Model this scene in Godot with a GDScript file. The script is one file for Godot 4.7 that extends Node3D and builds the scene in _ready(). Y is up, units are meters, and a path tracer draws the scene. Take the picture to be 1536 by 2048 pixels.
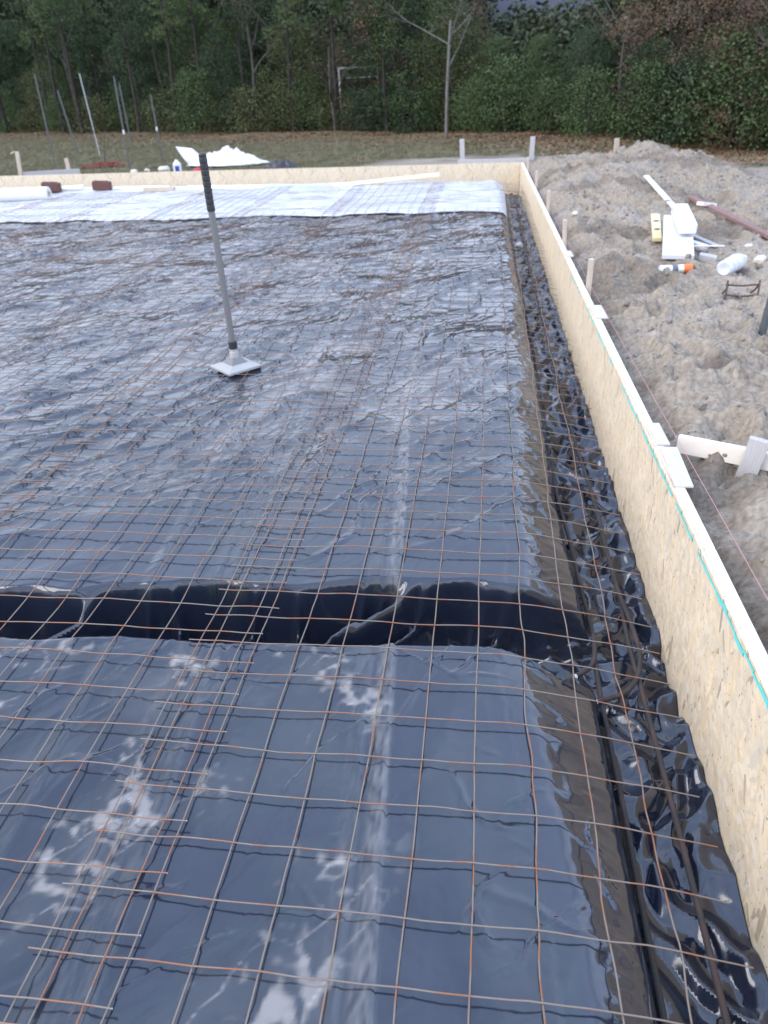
extends Node3D
# A slab pad under black polythene with welded wire mesh, rebar in the footing
# trench, plywood side forms, sand spoil to the right and a wood behind.

const CELL := 0.1524
const SHEAR := 0.0116
# crease bands of the roll: offset, height, paleness
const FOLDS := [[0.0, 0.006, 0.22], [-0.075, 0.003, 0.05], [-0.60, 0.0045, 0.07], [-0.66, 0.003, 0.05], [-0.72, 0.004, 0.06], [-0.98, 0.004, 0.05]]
# folds of loose film over the cross trench: x, z, direction x, direction z, width, strength
const TENTS := [[-0.577, -1.956, 0.674, -0.739, 0.036, 0.80], [-1.684, -1.892, 0.563, -0.826, 0.030, 0.7], [-0.49, -2.178, 0.465, -0.885, 0.016, 0.42], [-0.42, -2.18, 0.465, -0.885, 0.012, 0.35], [-0.69, -2.07, -0.02, -1.0, 0.022, 0.45], [-0.09, -2.07, 0.456, -0.89, 0.03, 0.25], [-2.5, -1.9, 0.6, -0.8, 0.02, 0.5], [-0.34, -2.12, 0.62, -0.78, 0.018, 0.45], [-0.95, -2.05, 0.45, -0.89, 0.016, 0.4], [-1.12, -2.0, -0.3, -0.95, 0.02, 0.45], [-0.02, -2.15, 0.7, -0.71, 0.02, 0.35], [-1.35, -2.02, 0.35, -0.93, 0.014, 0.35]]

var rng := RandomNumberGenerator.new()
var taken := {}
var M := {}
var n_low := FastNoiseLite.new()
var n_mid := FastNoiseLite.new()
var n_fine := FastNoiseLite.new()
var n_warp := FastNoiseLite.new()
var n_cell := FastNoiseLite.new()
var bend := 0.16
var n_facet := FastNoiseLite.new()
var prints := {}
var n_fold := FastNoiseLite.new()
var planted := {}


# ---------------------------------------------------------------- mesh builder
class MB:
	var v := PackedVector3Array()
	var n := PackedVector3Array()
	var c := PackedColorArray()
	var u := PackedVector2Array()
	var col := Color(1, 1, 1)

	func tri(a: Vector3, b: Vector3, d: Vector3, na: Vector3, nb: Vector3, nd: Vector3, ua := Vector2.ZERO, ub := Vector2.ZERO, ud := Vector2.ZERO) -> void:
		if (b - a).cross(d - a).dot(na + nb + nd) > 0.0:
			v.append(a); v.append(d); v.append(b)
			n.append(na); n.append(nd); n.append(nb)
			u.append(ua); u.append(ud); u.append(ub)
		else:
			v.append(a); v.append(b); v.append(d)
			n.append(na); n.append(nb); n.append(nd)
			u.append(ua); u.append(ub); u.append(ud)
		c.append(col); c.append(col); c.append(col)

	func flat(a: Vector3, b: Vector3, d: Vector3, towards: Vector3) -> void:
		var nn := (b - a).cross(d - a).normalized()
		if nn.dot(towards) < 0.0:
			nn = -nn
		tri(a, b, d, nn, nn, nn, Vector2(a.x, a.z), Vector2(b.x, b.z), Vector2(d.x, d.z))

	func quad(a: Vector3, b: Vector3, d: Vector3, e: Vector3, nn: Vector3, us: Array) -> void:
		tri(a, b, d, nn, nn, nn, us[0], us[1], us[2])
		tri(a, d, e, nn, nn, nn, us[0], us[2], us[3])

	# chamfered box, centred on the transform
	func box(xf: Transform3D, size: Vector3, ch := 0.004) -> void:
		var h := size * 0.5
		ch = min(ch, min(h.x, min(h.y, h.z)) * 0.6)
		var la := size.max_axis_index()
		var pt := func(s: Vector3, ax: int) -> Vector3:
			var p := Vector3(s.x * (h.x - ch), s.y * (h.y - ch), s.z * (h.z - ch))
			p[ax] = s[ax] * h[ax]
			return p
		var uvof := func(p: Vector3, ax: int) -> Vector2:
			var o1 := (ax + 1) % 3
			var o2 := (ax + 2) % 3
			if o2 == la:
				var t := o1; o1 = o2; o2 = t
			return Vector2(p[o1] + h[o1], p[o2] + h[o2] + float(ax) * 0.37)
		for ax in 3:
			var b1 := (ax + 1) % 3
			var b2 := (ax + 2) % 3
			for sg in [-1.0, 1.0]:
				var q := []
				for k in [[-1.0, -1.0], [1.0, -1.0], [1.0, 1.0], [-1.0, 1.0]]:
					var s := Vector3.ZERO
					s[ax] = sg; s[b1] = k[0]; s[b2] = k[1]
					q.append(pt.call(s, ax))
				var nn := Vector3.ZERO
				nn[ax] = sg
				var us := []
				for p in q: us.append(uvof.call(p, ax))
				quad(xf * q[0], xf * q[1], xf * q[2], xf * q[3], (xf.basis * nn).normalized(), us)
		# edges
		for ax in 3:
			var b1 := (ax + 1) % 3
			var b2 := (ax + 2) % 3
			for k in [[-1.0, -1.0], [1.0, -1.0], [1.0, 1.0], [-1.0, 1.0]]:
				var s0 := Vector3.ZERO
				var s1 := Vector3.ZERO
				s0[ax] = -1.0; s1[ax] = 1.0
				s0[b1] = k[0]; s1[b1] = k[0]
				s0[b2] = k[1]; s1[b2] = k[1]
				var nn := Vector3.ZERO
				nn[b1] = k[0]; nn[b2] = k[1]
				var p0: Vector3 = pt.call(s0, b1)
				var p1: Vector3 = pt.call(s1, b1)
				var p2: Vector3 = pt.call(s1, b2)
				var p3: Vector3 = pt.call(s0, b2)
				quad(xf * p0, xf * p1, xf * p2, xf * p3, (xf.basis * nn).normalized(), [uvof.call(p0, b1), uvof.call(p1, b1), uvof.call(p2, b1), uvof.call(p3, b1)])
		for sx in [-1.0, 1.0]:
			for sy in [-1.0, 1.0]:
				for sz in [-1.0, 1.0]:
					var s := Vector3(sx, sy, sz)
					flat(xf * pt.call(s, 0), xf * pt.call(s, 1), xf * pt.call(s, 2), xf.basis * s)

	# round tube along a path; colours may be given for each point
	func tube(path: PackedVector3Array, radii: PackedFloat32Array, sides: int, cols := PackedColorArray(), cap := true) -> void:
		var m := path.size()
		var rings := []
		var up := Vector3(0.013, 1, 0.021)
		for i in m:
			var t := (path[mini(i + 1, m - 1)] - path[maxi(i - 1, 0)]).normalized()
			if absf(t.dot(up)) > 0.9:
				up = Vector3(1, 0.02, 0.01) if absf(t.x) < 0.9 else Vector3(0, 0.02, 1)
			var a := t.cross(up).normalized()
			var b := a.cross(t).normalized()
			var ring := []
			for k in sides:
				var g := TAU * k / sides
				ring.append(a * cos(g) + b * sin(g))
			rings.append(ring)
		for i in m - 1:
			for k in sides:
				var k2 := (k + 1) % sides
				var n00: Vector3 = rings[i][k]
				var n01: Vector3 = rings[i][k2]
				var n10: Vector3 = rings[i + 1][k]
				var n11: Vector3 = rings[i + 1][k2]
				var p00 := path[i] + n00 * radii[i]
				var p01 := path[i] + n01 * radii[i]
				var p10 := path[i + 1] + n10 * radii[i + 1]
				var p11 := path[i + 1] + n11 * radii[i + 1]
				var c0 := col
				if cols.size() == m:
					c0 = cols[i]
				var keep := col
				col = c0
				tri(p00, p01, p11, n00, n01, n11, Vector2(k, i), Vector2(k + 1, i), Vector2(k + 1, i + 1))
				tri(p00, p11, p10, n00, n11, n10, Vector2(k, i), Vector2(k + 1, i + 1), Vector2(k, i + 1))
				col = keep
		if cap:
			for e in [0, m - 1]:
				var nn := (path[0] - path[1]).normalized() if e == 0 else (path[m - 1] - path[m - 2]).normalized()
				for k in range(1, sides - 1):
					tri(path[e] + rings[e][0] * radii[e], path[e] + rings[e][k] * radii[e], path[e] + rings[e][k + 1] * radii[e], nn, nn, nn)

	# turned shape: profile of (radius, height) about the transform's y axis
	func lathe(xf: Transform3D, prof: Array, sides: int) -> void:
		for i in prof.size() - 1:
			var a: Vector2 = prof[i]
			var b: Vector2 = prof[i + 1]
			var d := b - a
			var slope := Vector2(d.y, -d.x).normalized()
			for k in sides:
				var g0 := TAU * k / sides
				var g1 := TAU * (k + 1) / sides
				var e0 := Vector3(cos(g0), 0, sin(g0))
				var e1 := Vector3(cos(g1), 0, sin(g1))
				var n0 := (xf.basis * (e0 * slope.x + Vector3.UP * slope.y)).normalized()
				var n1 := (xf.basis * (e1 * slope.x + Vector3.UP * slope.y)).normalized()
				var p0 := xf * (e0 * a.x + Vector3.UP * a.y)
				var p1 := xf * (e1 * a.x + Vector3.UP * a.y)
				var p2 := xf * (e1 * b.x + Vector3.UP * b.y)
				var p3 := xf * (e0 * b.x + Vector3.UP * b.y)
				var u0 := float(k) / sides
				var u1 := float(k + 1) / sides
				if b.x > 0.0001: tri(p0, p2, p3, n0, n1, n0, Vector2(u0, a.y), Vector2(u1, b.y), Vector2(u0, b.y))
				if a.x > 0.0001: tri(p0, p1, p2, n0, n1, n1, Vector2(u0, a.y), Vector2(u1, a.y), Vector2(u1, b.y))

	func leaf(p: Vector3, along: Vector3, side: Vector3, l: float, w: float) -> void:
		var nn := along.cross(side).normalized()
		if nn.y < 0.0: nn = -nn
		var a := p + along * l
		var m1 := p + along * l * 0.45 + side * w * 0.5
		var m2 := p + along * l * 0.45 - side * w * 0.5
		tri(p, m1, a, nn, nn, nn)
		tri(p, a, m2, nn, nn, nn)

	func mesh(m: Material) -> ArrayMesh:
		var arr := []
		arr.resize(Mesh.ARRAY_MAX)
		arr[Mesh.ARRAY_VERTEX] = v
		arr[Mesh.ARRAY_NORMAL] = n
		arr[Mesh.ARRAY_COLOR] = c
		arr[Mesh.ARRAY_TEX_UV] = u
		var o := ArrayMesh.new()
		o.add_surface_from_arrays(Mesh.PRIMITIVE_TRIANGLES, arr)
		o.surface_set_material(0, m)
		return o


# ---------------------------------------------------------------- naming
func numbered(called: String) -> String:
	var k: int = taken.get(called, -1) + 1
	taken[called] = k
	return called if k == 0 else "%s_%03d" % [called, k]

func tag(o: Node, label: String, category: String, group := "", kind := "") -> void:
	if label: o.set_meta("label", label)
	if category: o.set_meta("category", category)
	if group: o.set_meta("group", group)
	if kind: o.set_meta("kind", kind)

func base(called: String, at := Vector3.ZERO, turn := 0.0) -> Node3D:
	var o := Node3D.new()
	o.name = numbered(called)
	o.position = at
	o.rotation.y = turn
	add_child(o)
	return o

func part(called: String, mesh: Mesh, parent: Node) -> MeshInstance3D:
	var o := MeshInstance3D.new()
	o.mesh = mesh
	if parent == self:
		o.name = numbered(called)
		add_child(o)
	else:
		o.name = called
		parent.add_child(o, true)
	return o

func lin(r: float, g: float, b: float) -> Color:
	return Color(r, g, b).linear_to_srgb()

func xf(at: Vector3, yaw := 0.0, pitch := 0.0, roll := 0.0) -> Transform3D:
	return Transform3D(Basis.from_euler(Vector3(pitch, yaw, roll)), at)

# a box laid from a to b (its length), with width and thickness
func between(a: Vector3, b: Vector3, up := Vector3.UP) -> Transform3D:
	var z := (b - a).normalized()
	var x := up.cross(z).normalized()
	var y := z.cross(x).normalized()
	return Transform3D(Basis(x, y, z), (a + b) * 0.5)


# ---------------------------------------------------------------- the lie of the land
func board_x(z: float) -> float:      # inner face of the side form
	return 0.742 + SHEAR * (clampf(z, -16.0, 3.0) + 1.0)

func board_top(z: float) -> float:
	return lerpf(0.30, 0.21, clampf((-z - 1.0) / 14.0, 0, 1))

func far_z(x: float) -> float:        # inner face of the far form
	return -15.2 + 0.058 * clampf(x - 0.6, -14.0, 0.2)

func smooth(a: float, b: float, x: float) -> float:
	var t := clampf((x - a) / (b - a), 0.0, 1.0)
	return t * t * (3.0 - 2.0 * t)

func pad_edge(z: float) -> float:
	var e := 0.2
	if z > -1.9:
		e = lerpf(0.155, 0.275, smooth(-2.0, -0.75, z))
	else:
		e = 0.185 + 0.045 * smooth(-3.4, -4.6, z) - 0.05 * smooth(-8.0, -11.0, z) - 0.09 * smooth(-12.5, -14.3, z)
	return e + 0.018 * n_low.get_noise_2d(z * 3.1, 7.0) + 0.012 * n_mid.get_noise_2d(z * 1.3, 90.0)

func foot_x(z: float) -> float:       # where the slope of the pad steepens to the trench floor
	if z > -3.4: return lerpf(0.355, 0.405, smooth(-3.4, -2.3, z))
	return lerpf(0.355, 0.27, smooth(-3.8, -10.0, z))

func cross_mid(x: float) -> float:
	return -2.14 - 0.068 * clampf(x, -6.0, 0.8)

# ground of the pad without the small wrinkles of the film
func pad_base(x: float, z: float) -> float:
	var y := (0.010 + 0.014 * smooth(-3.0, -5.0, z)) * n_low.get_noise_2d(x * 0.9, z * 0.9) + 0.004 * n_low.get_noise_2d(x * 2.6 + 40.0, z * 2.6)
	return y

func trench_drop(x: float, z: float) -> float:
	var s := x - pad_edge(z)
	var drop := 0.0
	if s > -0.08:
		drop = 0.58 * 0.5 * (s + sqrt(s * s + 0.0002))
		var f := x - foot_x(z)
		drop += 3.3 * 0.5 * (f + sqrt(f * f + 0.0003))
		drop = minf(drop, 0.345 - 0.02 * exp(-maxf(drop - 0.345, 0.0) * 9.0))
	# foot of the side form: the film runs up the board a little
	var e := board_x(z) - x
	drop -= 0.06 * (1.0 - smooth(0.0, 0.08, e)) * (0.7 + 0.9 * n_mid.get_noise_2d(z * 0.7, 3.0))
	# trench across the pad, its lips ragged, the film hanging in flutes on the far side
	var dz := z - cross_mid(x)
	var half := 0.183 + 0.02 * clampf(x, -4.0, 0.5)
	var c := absf(dz) - half
	if c < 0.13:
		if dz < 0.0:
			c += 0.030 * n_fold.get_noise_2d(x * 0.62 + z * 0.9, 2.0) * smooth(-0.1, 0.5, n_fold.get_noise_2d(x * 0.33, 60.0)) + 0.028 * n_fold.get_noise_2d(x * 0.35, 12.0)
		else:
			c += 0.018 * n_fold.get_noise_2d(x * 0.4, 30.0) - 0.07 * smooth(-0.16, 0.12, s)     # rounded corner
		var cd := 0.36 * (1.0 - smooth(-0.075, 0.010, c))
		# loose film stretched in tents from lip to lip
		for t in TENTS:
			var d: float = absf((x - t[0]) * t[3] - (z - t[1]) * t[2])
			if d < 0.12:
				cd *= 1.0 - t[5] * exp(-pow(d / t[4], 2.6))
		drop = maxf(drop, cd)
	# far trench
	var zf := -14.28 + 0.085 * (x - 0.07)
	var fd := 0.36 * smooth(0.0, 0.3, zf - z)
	return maxf(drop, fd)

func ridge(a: float) -> float:
	var t := 1.0 - minf(1.0, absf(a) * 2.6)
	return t * t

func fold_x(z: float) -> float:               # crease lines left by the folded roll
	return -0.19 - 0.072 * (clampf(-z, 0.7, 4.2) - 0.77) + 0.008 * (maxf(0.0, -z - 1.7) * maxf(0.0, -z - 1.7)) * smooth(4.4, 2.0, -z) + 0.004 * n_mid.get_noise_2d(z * 0.3, 0.0)

func mound(a: float) -> float:                # a soft bank
	return exp(-a * a * 9.0)

func crease(a: float, k: float) -> float:     # a narrow fold standing up, flat between
	var t := 1.0 - minf(1.0, absf(a) * k)
	return t * t * (1.4 - 0.4 * t)

func film_y(x: float, z: float) -> float:
	var drop := trench_drop(x, z)
	var y := pad_base(x, z) - drop
	var wx := x + 0.16 * n_warp.get_noise_2d(x, z) + 0.04 * n_mid.get_noise_2d(x * 0.8, z * 0.8)
	var wz := z + 0.16 * n_warp.get_noise_2d(x + 31.0, z + 11.0)
	var top := 1.0 - smooth(0.0, 0.1, drop)
	var floor_ := smooth(0.26, 0.325, drop)
	if drop < 0.26:
		var far := smooth(-2.3, -3.4, z)
		var creased := 0.20 + 0.80 * far
		# long pulls running up to the right, long pulls across, short crumples
		var a1 := n_fold.get_noise_2d((wx * 0.50 - wz * 0.866) * 0.09, (wx * 0.866 + wz * 0.50) * 0.58)
		var a2 := n_fold.get_noise_2d((wx * 0.93 - wz * 0.36) * 0.18 + 50.0, (wx * 0.36 + wz * 0.93) * 0.95)
		var a3 := n_fold.get_noise_2d((wx * 0.39 - wz * 0.92) * 0.15 + 20.0, (wx * 0.92 + wz * 0.39) * 1.5 + 70.0)
		var m1 := smooth(-0.25, 0.3, n_low.get_noise_2d(x * 1.4 + 9.0, z * 1.0))
		var m2 := smooth(-0.1, 0.4, n_low.get_noise_2d(x * 1.5 + 99.0, z * 1.2 + 14.0))
		var flat_ := 1.0 - 0.8 * smooth(0.0, 0.05, drop)
		creased *= flat_
		y += creased * (0.024 * crease(a1, 3.2) * (0.2 + 0.8 * m1) + 0.006 * crease(a2, 4.5) * m2 + 0.005 * crease(a3, 4.0) * (1.0 - m2)) * (0.6 + 0.4 * far)
		y += 0.0016 * creased * n_mid.get_noise_2d(wx * 0.8 + 7.0, wz * 1.1)
		y += 0.0005 * (0.3 + far) * n_fine.get_noise_2d(x, z)
		# sparse sharp creases on the near part
		if z > -2.0:
			var b1 := n_fold.get_noise_2d((wx * 0.75 - wz * 0.66) * 0.2 + 7.0, (wx * 0.66 + wz * 0.75) * 0.75)
			var b2 := n_fold.get_noise_2d((wx * 0.9 + wz * 0.43) * 0.2 + 17.0, (-wx * 0.43 + wz * 0.9) * 0.6)
			y += 0.006 * crease(b1, 9.0) * smooth(0.0, 0.45, n_low.get_noise_2d(x * 2.2 + 3.0, z * 2.2)) + 0.005 * crease(b2, 9.0) * smooth(0.05, 0.5, n_low.get_noise_2d(x * 2.2 + 53.0, z * 2.2))
		# a few sharp creases left by the folds of the roll on the near part
		for f in FOLDS:
			var fx: float = x - fold_x(z) - f[0]
			if fx > -0.07 and fx < 0.02:
				y += f[1] * smooth(0.003, -0.003, fx) * smooth(-0.065, -0.01, fx)
	else:
		# the film bridges and crumples in the bottom of the trench
		var u1 := (x * 0.45 + z * 0.89) * 7.2 + 0.8 * n_low.get_noise_2d(x * 2.0, z * 2.0)
		var u2 := (x * 0.80 - z * 0.60) * 6.2 + 0.8 * n_low.get_noise_2d(x * 2.0 + 40.0, z * 2.0)
		var u3 := (x * 0.97 + z * 0.22) * 8.5 + 0.7 * n_low.get_noise_2d(x * 2.5 + 80.0, z * 2.5)
		var f1 := absf(2.0 * (u1 - floorf(u1)) - 1.0)
		var f2 := absf(2.0 * (u2 - floorf(u2)) - 1.0)
		var f3 := absf(2.0 * (u3 - floorf(u3)) - 1.0)
		var mix1 := smooth(-0.3, 0.3, n_low.get_noise_2d(x * 1.5 + 6.0, z * 2.2))
		y += floor_ * (0.040 * maxf(f1, 0.2) * mix1 + 0.042 * maxf(f2, 0.25) * (1.0 - mix1) + 0.022 * f3 * (0.4 + mix1) + 0.01 + 0.007 * n_low.get_noise_2d(x * 3.0, z * 2.5))
	# crumpled shoulders beside the trenches
	var sh := top * (1.0 - top) * 4.0
	y += sh * 0.012 * ridge(n_mid.get_noise_2d(wx * 0.9 + 15.0, wz * 0.9))
	# tent of loose film across the cross trench
	return y

func wire_y(x: float, z: float) -> float:
	var y := pad_base(x, z) + 0.013
	y += 0.016 * smooth(-10.8, -11.2, z)      # over the white sheet
	var e := pad_edge(z)
	var t := maxf(0.0, x - e + 0.06)
	y -= 0.19 * pow(t, 1.25)
	var c := absf(z - cross_mid(x))
	y -= 0.012 * (1.0 - smooth(0.05, 0.25, c))
	return y

func in_form(x: float, z: float) -> bool:
	return x < board_x(z) + 0.03 and x > -12.4 and z > far_z(x) - 0.03 and z < 2.4

func ground_y(x: float, z: float) -> float:
	# spoil to the right
	var right := smooth(0.4, 1.0, x - board_x(z) + 0.6)
	var y := 0.19 * right * smooth(-19.5, -14.5, z)
	y += 0.21 * exp(-(pow((x - 1.65) / 0.85, 2.0) + pow((z + 12.6) / 2.6, 2.0)))
	y += 0.27 * exp(-(pow((x - 2.95) / 0.55, 2.0) + pow((z + 15.6) / 0.9, 2.0)))
	y += 0.20 * exp(-(pow((x - 3.1) / 0.8, 2.0) + pow((z + 13.6) / 1.3, 2.0)))
	y += 0.10 * exp(-(pow((x - 1.35) / 0.35, 2.0) + pow((z + 4.1) / 0.5, 2.0)))
	y -= 0.14 * exp(-(pow((x - 3.15 - (z + 10.0) * 0.5) / 0.16, 2.0) + pow((z + 10.2) / 0.7, 2.0)))
	y -= 0.26 * exp(-(pow((x - 3.3) / 0.26, 2.0) + pow((z + 15.2) / 0.45, 2.0)))
	y -= 0.14 * smooth(3.2, 5.0, x) * right
	var rough := right * smooth(-19.0, -16.0, z) * smooth(9.0, 5.0, x) * (1.0 - 0.75 * smooth(3.3, 4.4, x)) * (1.0 - 0.6 * exp(-(pow((x - 1.85) / 0.5, 2.0) + pow((z + 7.5) / 1.1, 2.0))))
	var sx := x + 0.10 * n_mid.get_noise_2d(x * 0.3 + 4.0, z * 0.3)
	var sz := z + 0.10 * n_mid.get_noise_2d(x * 0.3 + 44.0, z * 0.3)
	y += rough * (0.05 * n_low.get_noise_2d(x * 2.0, z * 1.3) + 0.04 * n_low.get_noise_2d(sx * 4.5, sz * 3.5))
	y += rough * (0.056 * (mound(n_fold.get_noise_2d(sx * 0.34 + 60.0, sz * 0.36)) - 0.4) + 0.034 * (mound(n_fold.get_noise_2d(sx * 0.7 - sz * 0.3, sz * 1.0 + 9.0)) - 0.3))
	y += rough * (0.018 * n_mid.get_noise_2d(sx * 0.9 + 31.0, sz * 0.8) + 0.011 * n_fine.get_noise_2d(sx * 0.40, sz * 0.34) + 0.007 * absf(n_fine.get_noise_2d(x * 0.9 + 5.0, z * 0.8)))
	# footprints and dug lumps
	var cl := n_cell.get_noise_2d(sx * 0.36 + 11.0, sz * 0.28)
	y += rough * (0.022 * cl + footprint(x, z))
	# field behind
	var fld := 1.0 - rough
	y += fld * (0.05 * n_low.get_noise_2d(x * 0.25, z * 0.25) + 0.02 * n_mid.get_noise_2d(x * 0.12, z * 0.12) - 0.03)
	y += 0.012 * n_mid.get_noise_2d(x * 0.5, z * 0.5) * fld
	if x < board_x(z) + 0.1 and z > -18.5 and x < 0.7:
		y -= 0.02
	# the land lifts gently under the wood
	return y

func tread() -> void:                 # where boots have been in the soft sand
	var g := RandomNumberGenerator.new()
	g.seed = 315
	for k in 190:
		var p := [g.randf_range(0.95, 4.2), g.randf_range(-15.0, -1.8), g.randf() * TAU, g.randf_range(0.8, 1.25), g.randf_range(0.025, 0.06)]
		for i in range(floori((p[0] - 0.35) * 2.0), floori((p[0] + 0.35) * 2.0) + 1):
			for j in range(floori((p[1] - 0.35) * 2.0), floori((p[1] + 0.35) * 2.0) + 1):
				var key := Vector2i(i, j)
				if not prints.has(key): prints[key] = []
				prints[key].append(p)

func footprint(x: float, z: float) -> float:
	var y := 0.0
	for p in prints.get(Vector2i(floori(x * 2.0), floori(z * 2.0)), []):
		var dx: float = x - p[0]
		var dz: float = z - p[1]
		var c := cos(p[2])
		var s := sin(p[2])
		var u: float = (dx * c + dz * s) / (0.15 * p[3])
		var w: float = (-dx * s + dz * c) / (0.062 * p[3])
		var r := sqrt(u * u + w * w)
		if r < 2.0:
			y += -p[4] * smooth(1.05, 0.72, r) + p[4] * 0.55 * exp(-pow((r - 1.25) / 0.25, 2.0))
	return y

func wood_edge(x: float) -> float:    # z of the edge of the wood
	if x > 6.0: return -18.8 + (x - 6.0) * 0.75
	if x > -1.4: return lerpf(-27.2, -18.8, (x + 1.4) / 7.4)
	return -27.2 + (x + 1.4) * 0.52


# ---------------------------------------------------------------- materials
func noise_tex(freq: float, seed_: int, ramp: Array, size := 512, normal := false, bump := 4.0, kind := FastNoiseLite.TYPE_SIMPLEX_SMOOTH, octaves := 4) -> NoiseTexture2D:
	var f := FastNoiseLite.new()
	f.noise_type = kind
	f.frequency = freq
	f.seed = seed_
	f.fractal_octaves = octaves
	var t := NoiseTexture2D.new()
	t.width = size
	t.height = size
	t.seamless = true
	t.noise = f
	t.generate_mipmaps = true
	if normal:
		t.as_normal_map = true
		t.bump_strength = bump
	elif ramp.size() > 0:
		var g := Gradient.new()
		var offs := PackedFloat32Array()
		var cs := PackedColorArray()
		for k in ramp.size():
			offs.append(float(k) / (ramp.size() - 1))
			cs.append(ramp[k])
		g.offsets = offs
		g.colors = cs
		t.color_ramp = g
	return t

func plain(c: Color, rough := 0.7, vcol := false, metal := 0.0) -> StandardMaterial3D:
	var m := StandardMaterial3D.new()
	m.albedo_color = c
	m.roughness = rough
	m.metallic = metal
	m.vertex_color_use_as_albedo = vcol
	return m

func osb_image() -> ImageTexture:
	var w := 1024
	var im := Image.create(w, w, true, Image.FORMAT_RGB8)
	im.fill(lin(0.63, 0.52, 0.365))
	var r := RandomNumberGenerator.new()
	r.seed = 77
	for k in 2000:
		var cx := r.randf() * w
		var cy := r.randf() * w
		var l := r.randf_range(22, 70)
		var wd := r.randf_range(5, 15)
		var g := r.randfn(PI * 0.5, 0.55)
		var e := Vector2(cos(g), sin(g))
		var t := r.randf_range(0.87, 1.09)
		var warm := r.randf_range(-0.03, 0.03)
		if r.randf() < 0.03: t *= 0.62
		var c := lin(clampf((0.64 + warm) * t, 0, 1), 0.525 * t, (0.37 - warm) * t)
		var i := -l
		while i <= l:
			var half := wd * (1.0 - 0.35 * absf(i) / l)
			var j := -half
			while j <= half:
				var px := int(cx + e.x * i - e.y * j)
				var py := int(cy + e.y * i + e.x * j)
				im.set_pixel(posmod(px, w), posmod(py, w), c)
				j += 0.9
			i += 0.9
	# dark specks and splashes of dirt
	for k in 420:
		var cx := r.randi() % w
		var cy := r.randi() % w
		var rad := r.randf_range(0.6, 2.6)
		for i in range(-3, 4):
			for j in range(-3, 4):
				if Vector2(i, j * 0.6).length() < rad:
					var px := posmod(cx + i, w)
					var py := posmod(cy + j, w)
					im.set_pixel(px, py, im.get_pixel(px, py).darkened(0.35))
	im.generate_mipmaps()
	return ImageTexture.create_from_image(im)

func wood_image(c0: Color, c1: Color, seed_: int) -> ImageTexture:
	var im := Image.create(512, 128, true, Image.FORMAT_RGB8)
	var f := FastNoiseLite.new()
	f.seed = seed_
	f.frequency = 0.02
	f.fractal_octaves = 3
	var f2 := FastNoiseLite.new()
	f2.seed = seed_ + 9
	f2.frequency = 0.13
	for y in 128:
		for x in 512:
			var ring := sin((y + 9.0 * f.get_noise_2d(x * 0.35, y * 1.4)) * 0.62) * 0.5 + 0.5
			var g := 0.5 * ring + 0.35 * (f2.get_noise_2d(x * 0.05, y * 3.0) + 0.5) + 0.25 * f.get_noise_2d(x * 0.6, y * 0.6)
			im.set_pixel(x, y, c0.lerp(c1, clampf(g, 0, 1)))
	im.generate_mipmaps()
	return ImageTexture.create_from_image(im)

func wood_mat(c0: Color, c1: Color, seed_: int, rough := 0.75) -> StandardMaterial3D:
	var m := StandardMaterial3D.new()
	m.albedo_texture = wood_image(c0, c1, seed_)
	m.uv1_scale = Vector3(1.3, 9.0, 1)
	m.roughness = rough
	m.texture_repeat = true
	return m

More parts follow.
